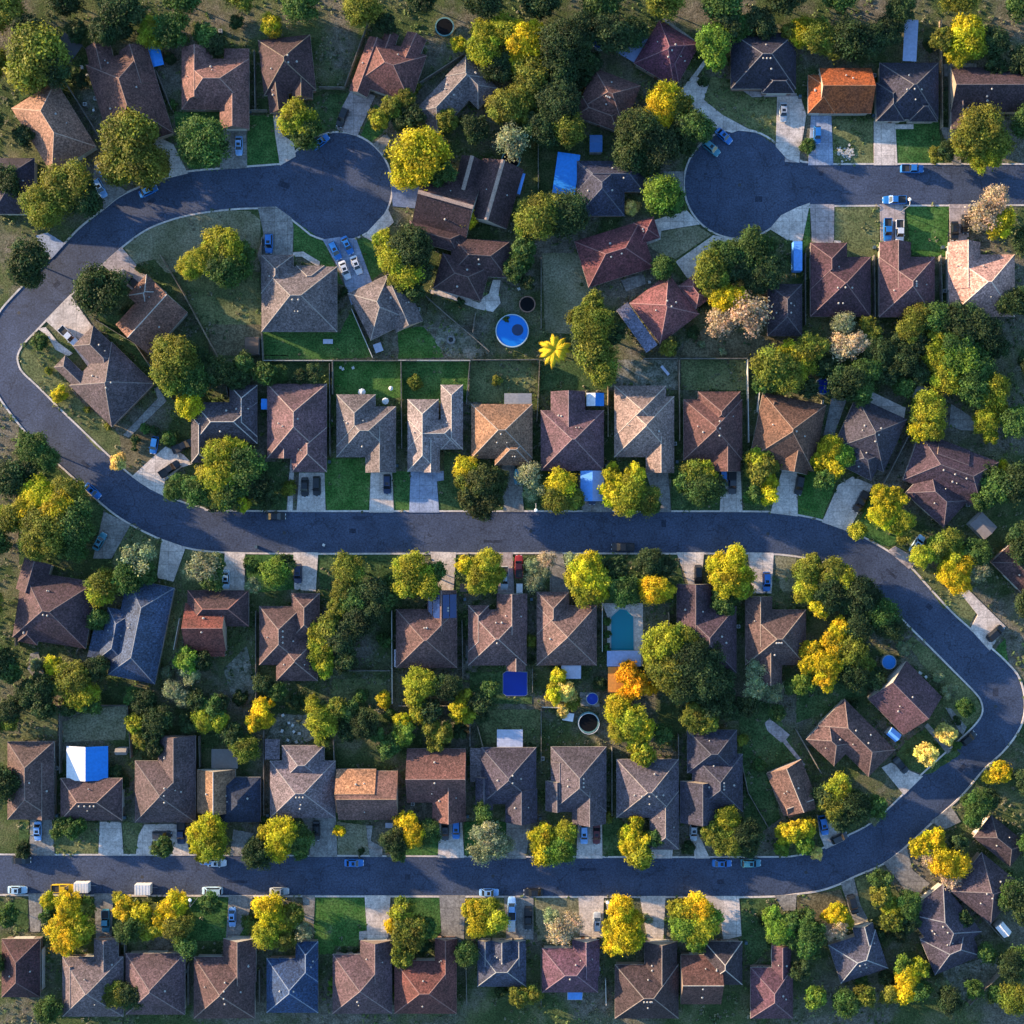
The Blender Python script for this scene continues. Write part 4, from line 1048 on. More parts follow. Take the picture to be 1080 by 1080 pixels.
# ------------------------------------------------------------------ lawns (a zoom reading per corner)
lawn(10, 'g', '200,500 345,500 360,700 365,755 200,765'); lawn(10, 'd', '560,400 730,380 660,560 560,600 470,690 450,600 520,450')
lawn(10, 'g', '790,600 860,440 960,500 900,590 840,640'); lawn(0, 'g', '800,480 1045,480 1050,700 1000,770 880,775 820,650')
lawn(11, 'g', '272,640 680,640 740,520 850,770 640,780 280,780'); lawn(11, 'b', '642,788 992,788 992,980 660,980')
lawn(11, 'g', '440,60 600,170 640,260 700,400 600,340 570,270 490,222 438,222'); lawn(11, 'g', '765,165 815,150 900,180 900,330 845,370'); lawn(11, 'd', '280,788 636,788 630,910 290,910')
lawn(21, 'b', '0,620 130,610 200,690 240,770 0,778'); lawn(21, 'g', '10,790 370,790 352,1000 10,985'); lawn(21, 'd', '735,790 1080,790 1080,940 735,940')
lawn(21, 'e', '200,630 300,590 400,660 480,740 400,778 260,770 190,690'); lawn(21, 'y', '745,230 930,230 1000,420 1080,450 940,560 900,650 760,640'); lawn(21, 'o', '375,788 725,788 720,900 540,1010 365,1000')
lawn(1, 'y', '540,190 650,115 760,65 900,25 1080,8 1190,12 1250,60 1250,320 900,330 760,330 700,260 600,290')
lawn(1, 'o', '840,400 1000,300 1250,330 1255,640 1230,760 1040,790'); lawn(1, 'o', '10,740 100,640 190,720 250,765 190,800 220,880 330,1010 440,1090 600,1255 500,1290 400,1240 250,1070 100,920 10,830')
lawn(1, 'o', '20,760 90,660 180,740 170,820 80,890'); lawn(1, 'd', '400,540 560,560 600,700 800,990 600,900 450,640')
lawn(2, 'd', '0,150 130,290 260,430 430,560 440,590 420,700 200,860 0,860'); lawn(2, 'o', '560,640 740,735 700,930 560,980 480,850'); lawn(2, 'o', '865,780 1060,800 1055,1000 860,1010 830,900')
lawn(2, 'w', '520,180 660,130 720,150 680,330 600,400 540,380'); lawn(12, 'd', '170,330 415,330 405,583 170,580'); lawn(12, 'b', '605,310 812,310 838,400 830,583 612,583 600,480'); lawn(12, 'g', '955,380 1042,380 1036,583 962,583')
lawn(22, 'g', '-20,380 62,380 56,583 -20,583'); lawn(22, 'd', '240,270 500,330 540,480 540,583 212,583 205,430 238,425'); lawn(22, 'd', '650,400 880,400 955,583 655,583')
lawn(32, 'd', '110,330 290,320 370,583 112,583'); lawn(32, 'd', '425,330 640,325 700,400 682,583 435,583'); lawn(32, 'd', '800,260 950,370 995,380 945,583 804,583')
lawn(42, 'b', '8,400 90,380 200,445 130,638 70,618 8,603'); lawn(42, 'g', '300,690 400,480 620,640 500,765 440,760 350,715')
lawn(12, 'g', '190,806 436,806 440,990 200,1010'); lawn(12, 'd', '568,806 1000,806 1000,1080 580,1080'); lawn(22, 'd', '300,806 535,806 520,1010 290,1010'); lawn(32, 'd', '0,806 458,806 530,1060 0,1060')
lawn(32, 'y', '960,806 1080,812 1080,1000 1000,1000'); lawn(42, 'o', '0,830 130,868 290,905 380,990 420,1080 0,1080'); lawn(42, 'o', '590,885 700,880 860,1000 900,1080 760,1090 690,990')
lawn(43, 'o', '700,0 830,0 930,130 890,205 830,160'); lawn(43, 'g', '1020,330 1080,260 1100,400'); lawn(43, 'o', '570,280 600,250 700,330 820,450 930,560 955,620 940,690 870,720 760,615 745,500 650,400')
lawn(43, 'd', '560,800 700,700 850,860 700,960 650,965 490,900'); lawn(43, 'd', '0,400 380,440 360,560 250,570 160,640 0,700')
lawn(14, 'b', '553,522 808,522 818,692 782,700 775,775 655,775 640,815 545,820 548,640'); lawn(4, 'g', '880,522 1180,522 1190,740 880,750'); lawn(24, 'g', '0,522 213,522 222,700 190,740 0,730')
lawn(24, 'g', '340,130 560,130 555,312 345,312'); lawn(24, 'g', '0,120 210,130 203,312 0,310'); lawn(34, 'd', '75,110 160,110 330,280 322,314 78,314'); lawn(4, 'o', '175,120 415,130 410,300 190,300'); lawn(4, 'o', '535,130 640,140 600,300 545,300')
lawn(14, 'y', '665,130 815,150 832,306 670,306'); lawn(34, 'd', '788,525 965,522 960,770 840,880 800,760'); lawn(24, 'y', '705,525 935,525 940,730 720,745'); lawn(24, 'o', '345,522 548,522 560,740 345,735')
lawn(40, 'g', '514,572 600,572 600,535 735,535 760,750 520,750'); lawn(40, 'o', '186,520 395,520 398,750 192,750'); lawn(30, 'o', '640,300 740,312 850,408 978,408 972,652 860,580 700,500 605,420 625,340')
lawn(41, 'o', '196,-18 430,-18 428,250 196,250'); lawn(41, 'b', '562,-18 788,-18 780,250 600,245'); lawn(41, 'g', '28,-18 70,-18 72,170 30,230'); lawn(31, 'y', '385,120 560,85 640,135 455,260 380,240 300,190')
lawn(31, 'e', '110,782 465,782 465,940 110,940'); lawn(31, 'o', '482,782 822,782 820,940 482,940'); lawn(31, 'w', '500,690 600,620 900,660 1080,660 1060,760 830,770 480,768')
lawn(13, 'e', '75,420 200,300 240,520 220,600 120,560'); lawn(3, 'y', '222,700 400,620 562,612 552,785 232,800'); lawn(3, 'o', '10,620 204,620 200,785 10,785')
lawn(33, 'd', '770,560 960,600 1100,900 925,960 1000,1190 850,1300 810,1200 800,870'); lawn(13, 'o', '640,470 900,470 945,560 900,600 620,590'); lawn(23, 'd', '370,440 540,430 560,570 690,560 690,600 375,600'); lawn(23, 'o', '420,630 735,630 735,810 460,810')
lawn(13, 'e', '360,650 520,660 560,780 470,810 300,780'); lawn(4, 'd', '0,130 50,130 48,300 0,300'); lawn(4, 'd', '-30,530 45,530 50,700 -30,700'); lawn(3, 'o', '780,120 850,60 850,330 800,340 740,480 700,500')
lawn(44, 'w', '0,520 225,480 260,560 150,700 0,720'); lawn(44, 'e', '760,900 980,830 1080,900 900,1060 760,1040'); lawn(44, 'o', '310,440 440,370 540,520 380,650 330,560')
lawn(0, 'd', '0,100 200,90 330,230 300,330 190,320 0,430'); lawn(11, 'w', '430,760 0,760 0,600 270,600 270,760')

# ------------------------------------------------------------------ driveways, paths, patios
CONCN = noise_mat('painted_blue_concrete', (.09, .13, .24), (.13, .18, .31), .3, 2.3, .2, .8)
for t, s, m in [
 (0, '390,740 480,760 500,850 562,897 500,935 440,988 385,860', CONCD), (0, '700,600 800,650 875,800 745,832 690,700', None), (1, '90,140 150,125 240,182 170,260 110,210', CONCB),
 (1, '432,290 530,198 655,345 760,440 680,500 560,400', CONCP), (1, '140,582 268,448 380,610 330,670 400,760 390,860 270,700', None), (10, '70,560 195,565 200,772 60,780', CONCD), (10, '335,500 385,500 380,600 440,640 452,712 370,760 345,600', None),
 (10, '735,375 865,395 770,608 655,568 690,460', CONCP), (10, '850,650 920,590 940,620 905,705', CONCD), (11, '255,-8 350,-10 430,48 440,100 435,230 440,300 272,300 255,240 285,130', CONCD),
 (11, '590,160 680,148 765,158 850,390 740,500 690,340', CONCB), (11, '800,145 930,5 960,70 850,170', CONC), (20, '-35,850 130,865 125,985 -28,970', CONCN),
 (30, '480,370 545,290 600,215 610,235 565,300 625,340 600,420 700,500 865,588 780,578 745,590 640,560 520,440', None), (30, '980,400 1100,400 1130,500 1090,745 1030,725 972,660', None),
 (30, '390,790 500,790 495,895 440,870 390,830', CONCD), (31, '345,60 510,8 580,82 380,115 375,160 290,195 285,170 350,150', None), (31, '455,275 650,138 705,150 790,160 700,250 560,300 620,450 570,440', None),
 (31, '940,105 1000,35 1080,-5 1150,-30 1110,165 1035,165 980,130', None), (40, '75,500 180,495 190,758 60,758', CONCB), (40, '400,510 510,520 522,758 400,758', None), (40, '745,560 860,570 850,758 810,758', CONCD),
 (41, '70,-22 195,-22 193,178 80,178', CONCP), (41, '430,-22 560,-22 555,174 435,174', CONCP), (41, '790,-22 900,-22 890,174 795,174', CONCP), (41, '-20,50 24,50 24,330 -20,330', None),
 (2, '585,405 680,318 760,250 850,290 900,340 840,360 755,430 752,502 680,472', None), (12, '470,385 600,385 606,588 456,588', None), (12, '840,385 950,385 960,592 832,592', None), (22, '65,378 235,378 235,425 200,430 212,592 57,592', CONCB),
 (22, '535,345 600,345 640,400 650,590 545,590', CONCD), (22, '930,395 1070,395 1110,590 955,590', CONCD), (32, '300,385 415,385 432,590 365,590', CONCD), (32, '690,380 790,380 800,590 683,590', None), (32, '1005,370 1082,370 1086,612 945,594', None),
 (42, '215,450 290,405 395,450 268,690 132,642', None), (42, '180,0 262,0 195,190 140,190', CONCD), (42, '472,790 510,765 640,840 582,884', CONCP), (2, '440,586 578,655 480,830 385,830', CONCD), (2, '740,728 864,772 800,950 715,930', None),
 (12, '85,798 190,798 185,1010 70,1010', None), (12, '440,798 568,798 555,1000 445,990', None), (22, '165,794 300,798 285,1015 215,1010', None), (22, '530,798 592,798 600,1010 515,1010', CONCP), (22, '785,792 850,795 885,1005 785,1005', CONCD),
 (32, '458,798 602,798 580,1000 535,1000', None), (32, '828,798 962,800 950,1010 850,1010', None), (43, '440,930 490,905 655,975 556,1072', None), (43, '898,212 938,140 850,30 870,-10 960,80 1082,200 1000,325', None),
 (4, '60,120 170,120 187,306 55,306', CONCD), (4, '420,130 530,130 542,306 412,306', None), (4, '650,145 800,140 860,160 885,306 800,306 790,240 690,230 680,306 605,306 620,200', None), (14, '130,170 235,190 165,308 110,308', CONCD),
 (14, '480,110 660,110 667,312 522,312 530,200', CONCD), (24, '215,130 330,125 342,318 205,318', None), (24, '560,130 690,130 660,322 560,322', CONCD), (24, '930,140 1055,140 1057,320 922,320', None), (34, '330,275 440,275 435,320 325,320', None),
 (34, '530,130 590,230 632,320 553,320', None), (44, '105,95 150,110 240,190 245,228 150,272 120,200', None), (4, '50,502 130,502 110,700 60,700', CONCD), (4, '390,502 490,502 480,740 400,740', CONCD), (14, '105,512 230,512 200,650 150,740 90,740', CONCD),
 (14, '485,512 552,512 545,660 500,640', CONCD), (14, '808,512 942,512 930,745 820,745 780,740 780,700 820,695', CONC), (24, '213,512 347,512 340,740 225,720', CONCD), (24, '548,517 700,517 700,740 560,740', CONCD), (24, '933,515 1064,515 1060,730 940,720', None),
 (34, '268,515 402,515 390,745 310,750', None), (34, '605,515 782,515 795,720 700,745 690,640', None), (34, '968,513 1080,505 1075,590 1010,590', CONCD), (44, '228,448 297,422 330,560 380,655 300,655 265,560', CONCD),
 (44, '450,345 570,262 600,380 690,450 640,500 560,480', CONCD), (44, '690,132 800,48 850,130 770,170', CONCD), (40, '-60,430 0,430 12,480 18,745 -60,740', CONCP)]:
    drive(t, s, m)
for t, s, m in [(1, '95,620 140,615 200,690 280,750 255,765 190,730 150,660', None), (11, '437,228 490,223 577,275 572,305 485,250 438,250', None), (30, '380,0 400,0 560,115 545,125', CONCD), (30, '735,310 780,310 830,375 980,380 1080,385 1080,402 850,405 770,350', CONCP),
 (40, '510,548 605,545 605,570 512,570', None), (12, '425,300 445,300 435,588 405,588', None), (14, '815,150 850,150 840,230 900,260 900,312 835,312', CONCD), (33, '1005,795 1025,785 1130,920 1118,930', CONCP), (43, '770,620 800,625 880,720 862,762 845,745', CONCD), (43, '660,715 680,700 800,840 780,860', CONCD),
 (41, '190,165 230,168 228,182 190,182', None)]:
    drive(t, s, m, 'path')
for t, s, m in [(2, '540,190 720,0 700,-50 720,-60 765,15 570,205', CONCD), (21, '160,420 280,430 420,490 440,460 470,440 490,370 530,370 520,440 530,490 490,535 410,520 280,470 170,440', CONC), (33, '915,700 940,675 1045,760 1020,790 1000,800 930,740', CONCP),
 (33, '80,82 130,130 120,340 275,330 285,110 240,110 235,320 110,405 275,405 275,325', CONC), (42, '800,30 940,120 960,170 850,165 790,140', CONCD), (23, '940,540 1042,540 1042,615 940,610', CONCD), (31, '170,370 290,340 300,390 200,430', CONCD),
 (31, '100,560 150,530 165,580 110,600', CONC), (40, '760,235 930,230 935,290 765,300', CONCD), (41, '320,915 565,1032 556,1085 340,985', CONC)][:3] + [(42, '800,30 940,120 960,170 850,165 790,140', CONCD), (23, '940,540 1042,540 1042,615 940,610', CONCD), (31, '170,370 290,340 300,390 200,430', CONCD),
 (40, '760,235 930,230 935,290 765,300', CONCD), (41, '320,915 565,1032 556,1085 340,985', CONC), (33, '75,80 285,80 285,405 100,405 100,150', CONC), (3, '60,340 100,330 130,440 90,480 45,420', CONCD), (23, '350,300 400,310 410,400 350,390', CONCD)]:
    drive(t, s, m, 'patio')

# ------------------------------------------------------------------ fences
for t, s, m in [(11, '274,150 270,300', FENCEG), (11, '272,640 280,786', FENCEG), (11, '284,786 640,786', FENCEL), (11, '644,786 1076,786', FENCEG), (11, '640,792 640,960', FENCEG), (11, '740,520 848,770', FENCEL), (11, '995,792 1000,1240', FENCEG),
 (21, '0,785 372,785', FENCEL), (21, '378,783 728,780', FENCEG), (21, '370,792 352,1010', FENCEG), (21, '732,790 718,1100', FENCEW), (21, '85,400 230,530 370,650 470,738', FENCEG), (21, '400,540 385,640', FENCEG), (21, '740,250 740,620', FENCEG),
 (31, '105,850 105,1180', FENCEW), (31, '474,785 476,1200', FENCEW), (31, '290,775 465,775', FENCEG), (31, '480,775 824,775', FENCEG), (31, '828,782 834,1210', FENCEL), (32, '890,-30 880,68 920,82 910,150 885,160 865,250', FENCEL),
 (1, '730,240 845,430 1036,786', FENCEW), (1, '370,560 600,700 790,985', FENCEG), (1, '985,930 1130,850', FENCEG), (3, '210,612 210,960', FENCEG), (3, '0,612 205,612', FENCEG), (3, '215,612 556,612', FENCEG), (3, '830,160 800,320', FENCEL), (3, '562,612 577,880', FENCEG), (3, '345,230 300,330', FENCEG),
 (13, '243,120 243,590', FENCEG), (13, '283,740 285,1180', FENCEG), (13, '645,790 650,930', FENCEG), (13, '948,120 950,600', FENCEL), (13, '700,430 940,430', FENCEG), (23, '0,612 260,614', FENCEG), (23, '330,170 335,470', FENCEG), (23, '370,622 372,820', FENCEG), (23, '740,624 740,900', FENCEG), (23, '695,420 695,540', FENCEG),
 (23, '410,720 440,830 480,890', FENCEW), (23, '745,618 860,622', FENCEL), (33, '75,80 75,330', FENCEL), (33, '125,830 125,1180', FENCEG), (33, '470,760 472,1300', FENCEG), (43, '0,735 130,960', FENCEG), (33, '790,870 830,1060 940,1250', FENCEG), (33, '420,130 422,235', FENCEW),
 (44, '860,540 960,620 1080,750', FENCEG), (44, '1080,900 900,1080', FENCEG), (24, '350,870 355,1080', FENCEG), (24, '740,780 740,1080', FENCEG), (34, '92,950 95,1080', FENCEL), (14, '262,900 262,1080', FENCEG), (4, '120,790 120,1000', FENCEL), (4, '875,870 875,1080', FENCEG),
 (10, '235,160 240,470', FENCEG), (10, '830,0 705,345', FENCEG), (10, '570,350 700,352', FENCEG), (0, '240,330 415,610', FENCEG), (0, '705,260 790,470', FENCEG), (20, '60,360 340,180', FENCEG), (20, '725,590 725,880', FENCEG), (40, '752,0 758,560', FENCEW), (41, '48,230 48,600', FENCEG), (41, '405,240 408,560', FENCEG),
 (41, '750,240 757,540', FENCEG), (42, '140,10 105,220', FENCEL), (42, '580,200 455,440', FENCEG), (12, '625,-180 628,300', FENCEG), (4, '545,760 548,1000', FENCEG), (2, '1075,-60 1080,-10', FENCEG), (32, '476,-5 476,220', FENCEW), (3, '930,770 935,930', FENCEG), (10, '205,470 300,470', FENCEG), (3, '-20,205 -20,300', FENCEG)]:
    fence(t, s, m)

# ------------------------------------------------------------------ vehicles
for a in [(0, 435, 790, 62, 'light blue', 'sedan'), (0, 420, 875, 62, 'light blue', 'suv'), (0, 668, 890, -25, 'blue', 'sedan'), (10, 157, 655, 90, 'light blue', 'sedan'), (10, 693, 510, 112, 'black', 'suv'), (10, 580, 635, -38, 'blue', 'sedan'),
 (30, 705, 605, 42, 'blue', 'sedan'), (30, 640, 668, 40, 'teal', 'suv'), (30, 1012, 480, 90, 'silver', 'sedan'), (30, 340, 838, 0, 'teal', 'sedan'), (40, 108, 600, 90, 'blue', 'hatchback'), (40, 600, 775, 0, 'blue', 'pickup'), (40, 508, 937, 180, 'blue', 'pickup'),
 (41, 472, 110, 90, 'blue', 'pickup'), (41, 533, 118, 90, 'white', 'pickup'), (41, 820, 115, 90, 'black', 'sedan'), (41, 876, 80, 90, 'black', 'suv'), (1, 570, 365, 222, 'dark grey', 'pickup'), (1, 258, 660, 45, 'white', 'pickup'),
 (11, 312, 180, 90, 'blue', 'suv'), (11, 655, 218, 64, 'blue', 'suv'), (11, 718, 190, 64, 'blue', 'sedan'), (11, 706, 318, 68, 'white', 'sedan'), (11, 765, 292, 68, 'white', 'sedan'), (2, 380, 480, 42, 'blue', 'sedan'), (2, 700, 243, 100, 'blue', 'hatchback'),
 (2, 850, 248, -25, 'black', 'pickup'), (2, 780, 367, -35, 'black', 'pickup'), (2, 418, 742, -60, 'teal', 'sedan'), (12, 498, 460, 90, 'black', 'sedan'), (12, 560, 455, 90, 'black', 'suv'), (12, 925, 445, 90, 'navy', 'suv'), (12, 348, 612, 0, 'black', 'sedan'), (12, 90, 938, 90, 'pale blue', 'sedan'),
 (12, 463, 908, 90, 'navy', 'suv'), (22, 618, 400, 90, 'teal', 'hatchback'), (22, 1004, 500, 90, 'navy', 'suv'), (22, 550, 930, 90, 'silver', 'pickup'), (22, 625, 872, -90, 'red', 'pickup'), (32, 702, 410, 90, 'blue', 'hatchback'), (32, 748, 438, 90, 'dark grey', 'pickup'), (42, 15, 450, 100, 'black', 'suv'),
 (32, 182, 770, 180, 'black', 'pickup'), (32, 572, 915, 90, 'black', 'suv'), (32, 925, 950, 90, 'blue', 'suv'), (42, 333, 535, 118, 'black', 'pickup'), (42, 625, 755, -55, 'pale blue', 'suv'), (43, 1030, 235, -42, 'black', 'suv'), (43, 540, 918, 50, 'black', 'sedan'), (43, 892, 780, -40, 'black', 'hatchback'),
 (4, 97, 180, 90, 'light blue', 'sedan'), (4, 740, 200, 0, 'dark grey', 'suv'), (4, 840, 188, 90, 'navy', 'pickup'), (4, 10, 330, 0, 'black', 'sedan'), (4, -10, 485, 0, 'pale blue', 'sedan'), (4, 1000, 490, 180, 'pale blue', 'van'), (4, 450, 645, 90, 'teal', 'pickup'), (4, 985, 335, 0, 'light blue', 'sedan'),
 (14, 123, 625, 90, 'light blue', 'sedan'), (14, 365, 492, 0, 'silver', 'sedan'), (14, 557, 178, 90, 'black', 'sedan'), (14, 752, 345, 0, 'blue', 'sedan'), (24, 243, 180, 90, 'dark grey', 'sedan'), (24, 300, 170, 90, 'blue', 'suv'), (24, 962, 195, 90, 'light blue', 'suv'), (24, 1027, 198, 90, 'maroon', 'sedan'),
 (24, 470, 498, 0, 'light blue', 'sedan'), (24, 700, 498, 180, 'black', 'sedan'), (24, 588, 580, -90, 'light blue', 'pickup'), (24, 673, 632, 90, 'black', 'pickup'), (24, 1030, 650, -90, 'silver', 'suv'), (34, 548, 180, 90, 'silver', 'sedan'), (34, 695, 347, 0, 'blue', 'sedan'), (34, 845, 345, 0, 'teal', 'suv'),
 (44, 140, 150, 78, 'blue', 'suv'), (44, 222, 215, -25, 'dark grey', 'hatchback'), (44, 293, 560, 75, 'black', 'suv'), (14, 40, 345, 0, 'white', 'sedan'), (4, 228, 476, 0, 'yellow', 'pickup')]:
    car(*a)
trailer(4, 320, 475, 74, 50, 0, 'white box trailer at the kerb behind the small yellow pickup')
trailer(4, 638, 485, 80, 52, 0, 'white box trailer at the kerb, parked alone above yellow trees')
trailer(22, 628, 985, 48, 32, 90, 'small white trailer behind the red pickup on the driveway', 1.8)
trailer(41, 8, 245, 150, 44, 90, 'long pale blue camper trailer beside the concrete pad', 2.8, BLUEL)
trailer(24, 587, 660, 80, 38, 90, 'narrow white trailer behind the light blue pickup on driveway', 1.2)

# ------------------------------------------------------------------ yard things
canopy('carport', 3, 247, 820, 460, 995, 'white metal carport, shade on its east slope painted blue, behind a brown house', 'carport', WHITEM, BLUEM)  # white metal roof; the shade on its east slope is painted blue
canopy('carport', 22, 944, 376, 1066, 532, 'blue metal carport with a pale east slope by the middle street', 'carport', BLUEL, plain('blue_grey_metal', (.20, .30, .55), .5))
canopy('canopy', 21, 975, 955, 1065, 1022, 'small canopy, white on one side and blue on the other, behind a purple-brown house', 'canopy', WHITEM, BLUEM, 2.3)
canopy('carport', 20, 812, 696, 928, 908, 'bright blue metal roof attached beside the navy-grey house', 'carport', BLUEM, BLUEM, 2.7, False, 8)
canopy('patio_cover', 23, 512, 734, 644, 824, 'flat white patio cover in the yard behind a dark navy-grey house', 'patio cover', PALEM, PALEM, 2.5, False)
canopy('patio_cover', 23, 845, 402, 946, 470, 'small grey-white patio cover south of a brown hip-roofed house', 'patio cover', PALEM, PALEM, 2.4, False)
canopy('patio_cover', 33, 100, 327, 274, 406, 'blue-grey patio cover at the south end of the teal pool', 'patio cover', plain('pale_blue_cover', (.26, .33, .52), .6), None, 2.5, False)
canopy('patio_cover', 33, 105, 410, 186, 540, 'orange patio cover beside the orange autumn tree', 'patio cover', ORANGEM, ORANGEM, 2.5, False)
canopy('patio_cover', 40, 556, 5, 626, 218, 'long narrow pale blue cover behind the navy house with three vents', 'patio cover', plain('pale_blue_sheet', (.30, .36, .52), .5), None, 2.4, False, 3)
canopy('patio_cover', 30, 140, 60, 290, 200, 'blue-grey patio cover beside the dark red-brown house', 'patio cover', plain('blue_grey_cover', (.16, .20, .33), .6), None, 2.4, False, 30)
canopy('patio_cover', 22, 550, -25, 690, 40, 'grey concrete-coloured patio cover behind the tan and dark blue house', 'patio cover', plain('grey_cover', (.26, .25, .25), .7), None, 2.4, False)
canopy('patio_cover', 0, 185, 90, 300, 230, 'dark grey patio cover in the corner yard', 'patio cover', plain('dark_cover', (.06, .06, .07), .7), None, 2.3, False, 35)
canopy('patio_cover', 13, 15, 835, 150, 935, 'grey patio cover behind the tan and navy house', 'patio cover', plain('mid_grey_cover', (.12, .115, .11), .7), None, 2.4, False)
canopy('patio_cover', 0, 668, 130, 738, 245, 'bright blue tarpaulin cover beside the large brown gabled house', 'patio cover', BLUEM, BLUEM, 2.3, False, 6 - 20)
shed(11, 293, 1012, 40, 55, 0, BLUEM, 'small blue-roofed shed between two hip-roofed houses')
shed(30, 42, 645, 65, 88, 0, plain('steel_blue', (.02, .10, .28), .5), 'dark blue roofed shed north of the navy-grey house')
shed(43, 505, 760, 62, 48, 40, BLUEL, 'small bright blue roofed shed between the two brown houses')
shed(41, 640, 950, 62, 66, 30, plain('grey_shed_roof', (.30, .30, .28), .7), 'pale grey roofed shed among dark trees')
shed(42, 968, 660, 110, 90, 45, plain('taupe_shed_roof', (.16, .145, .15), .8), 'grey roofed shed standing by itself among trees', 2.5)
shed(44, 908, 805, 66, 42, -20, WHITEM, 'small white roofed shed behind the big dark slate house')
shed(44, 1072, 690, 70, 50, 50, WHITEM, 'white roofed shed at the east edge by the grey fence')
shed(20, 800, 352, 46, 36, 10, plain('pale_teal_roof', (.12, .2, .2), .6), 'small grey-green shed roof among the dark trees')
shed(3, 528, 848, 58, 34, 0, plain('taupe_roof', (.2, .18, .16), .8), 'small taupe shed behind the white carport with shade painted blue')
shed(11, 225, 710, 70, 90, 0, plain('brown_roof', (.09, .06, .045), .8), 'small brown roofed shed in the dry back yard')
shed(23, 350, 0, 60, 40, 0, plain('brown_roof', (.09, .06, .045), .8), 'small brown shed roof under the yellow-green trees')
shed(20, 625, 850, 40, 110, 15, BLUEL, 'narrow light blue shed at the dark house with painted sunlit ridges')
round_pool(21, 590, 632, 86, 'large round bright blue above-ground pool with a dark patch')
round_pool(43, 480, 385, 37, 'small round blue pool among trees north of a gabled house', BLUEM)
round_pool(23, 1005, 575, 31, 'small round blue pool on a square grey deck', POOLN)
round_pool(41, 140, 918, 42, 'dark blue round pool half hidden by trees', POOLN)
round_pool(30, 65, 110, 45, 'dark blue pool under trees at the north edge', POOLN)
cx, cy = gt(21, 618, 632); b = MB(); b.disc(0, 0, sz(30), 1.075, 24)  # flat dark disc just above the pool water
o = b.build('dark_disc', plain('disc_dark', (.01, .03, .09), .5), None, (cx, cy, 0)); tag(o, 'dark round patch on the water of the big round pool', 'pool float')
def ground_pool(t, s, m, label, rim=.35):
    P = [g(p, 0) for p in pts(t, s)]; cx = sum(p[0] for p in P) / len(P); cy = sum(p[1] for p in P) / len(P)
    P = [(x - cx, y - cy) for x, y in P]
    o = thing('swimming_pool', cx, cy, label, 'pool')
    DRP.append([(x * 1.1 + cx, y * 1.1 + cy) for x, y in P])
    k = 1 + rim / 4
    b = MB(); b.prism([(x * k, y * k) for x, y in P], 0, .19); b.build('coping', plain('coping', (.4, .4, .38), .7), o)
    b = MB(); w = [(x, y, .195) for x, y in P]
    a = sum(P[i][0] * P[(i + 1) % len(P)][1] - P[(i + 1) % len(P)][0] * P[i][1] for i in range(len(P)))
    b.poly(w if a > 0 else w[::-1]); b.build('water', m, o)
ground_pool(33, '120,150 165,110 200,115 235,150 237,322 120,322', POOLT, 'teal rectangular swimming pool with a rounded north end and pale deck')
ground_pool(23, '543,445 560,432 667,436 667,550 655,558 560,558 543,545', POOLN, 'square deep blue covered pool behind a brown hip-roofed house', .1)
ground_pool(4, '722,1040 800,1030 838,1045 838,1080 730,1080', POOLN, 'blue pool south of the purplish-brown house')
ground_pool(24, '878,1005 955,1005 950,1050 878,1050', BLUEL, 'light blue pool behind the plum-purple house')
trampoline(20, 240, 40, 50, 'round black trampoline with pale teal rim in the north yard')
trampoline(20, 583, 730, 50, 'round trampoline partly under a pale green tree')
trampoline(21, 668, 495, 43, 'brown-rimmed black trampoline beside the big round pool', ringc=plain('pad_brown', (.22, .12, .08), .6))
trampoline(23, 985, 697, 56, 'large black trampoline with a white safety net hoop', True)
umbrella(11, 793, 950, 20, 'small pale patio umbrella behind the light grey-brown house'); umbrella(11, 805, 990, 24, 'largest pale patio umbrella touching the light grey-brown roof'); umbrella(11, 915, 996, 18, 'lone pale patio umbrella beside the bright lawn'); umbrella(11, 943, 930, 12, 'tiny pale patio umbrella out on the bright lawn')
patio_table(11, 618, 688, 50, 24, 0, 'white bench-like table on the lawn south of the grey house'); patio_table(11, 878, 720, 42, 46, -20, 'square grey table in the yard behind the triangular gables'); patio_table(14, 935, 150, 40, 26, 0, 'small white table in front of the orange-tan house'); patio_table(31, 400, 838, 14, 60, -40, 'narrow white plank table on the dry grass'); patio_table(23, 880, 668, 56, 42, 10, 'white square table beside the netted trampoline', WHITEM)
cx, cy = gt(21, 273, 680); o = thing('fire_pit', cx, cy, 'round grey fire pit on the bare sandy yard', 'fire pit')
b = MB(); b.ring(0, 0, sz(13), sz(23), 0, .4, 20); b.build('stone_ring', noise_mat('pit_stone', (.12, .12, .12), (.22, .21, .2), 2, 6, .3), o); b = MB(); b.disc(0, 0, sz(13), .15, 16); b.build('ash_bed', plain('ash', (.03, .03, .03), .9), o)
lamp(22, 713, 545, 0, -1.6); lamp(34, 103, 585, .0, 1.6); lamp(4, 885, 573, 0, 1.6); lamp(41, 588, -18, 0, 1.4)
for a in [(42, 890, 552), (23, 748, 885), (23, 75, 920 + 200), (4, 115, 960), (12, 632, 120), (1, 880, 960), (32, 452, 235), (21, 104, 520), (0, 340, 440), (0, 395, 410), (10, 60, 60), (40, 405, 290), (3, 195, 935), (41, 770, 425), (24, 1037, 895), (34, 1000, 1020), (33, 500, 1100), (14, 235, 912), (33, 780, 200), (4, 860, 905)]: ac_unit(*a)
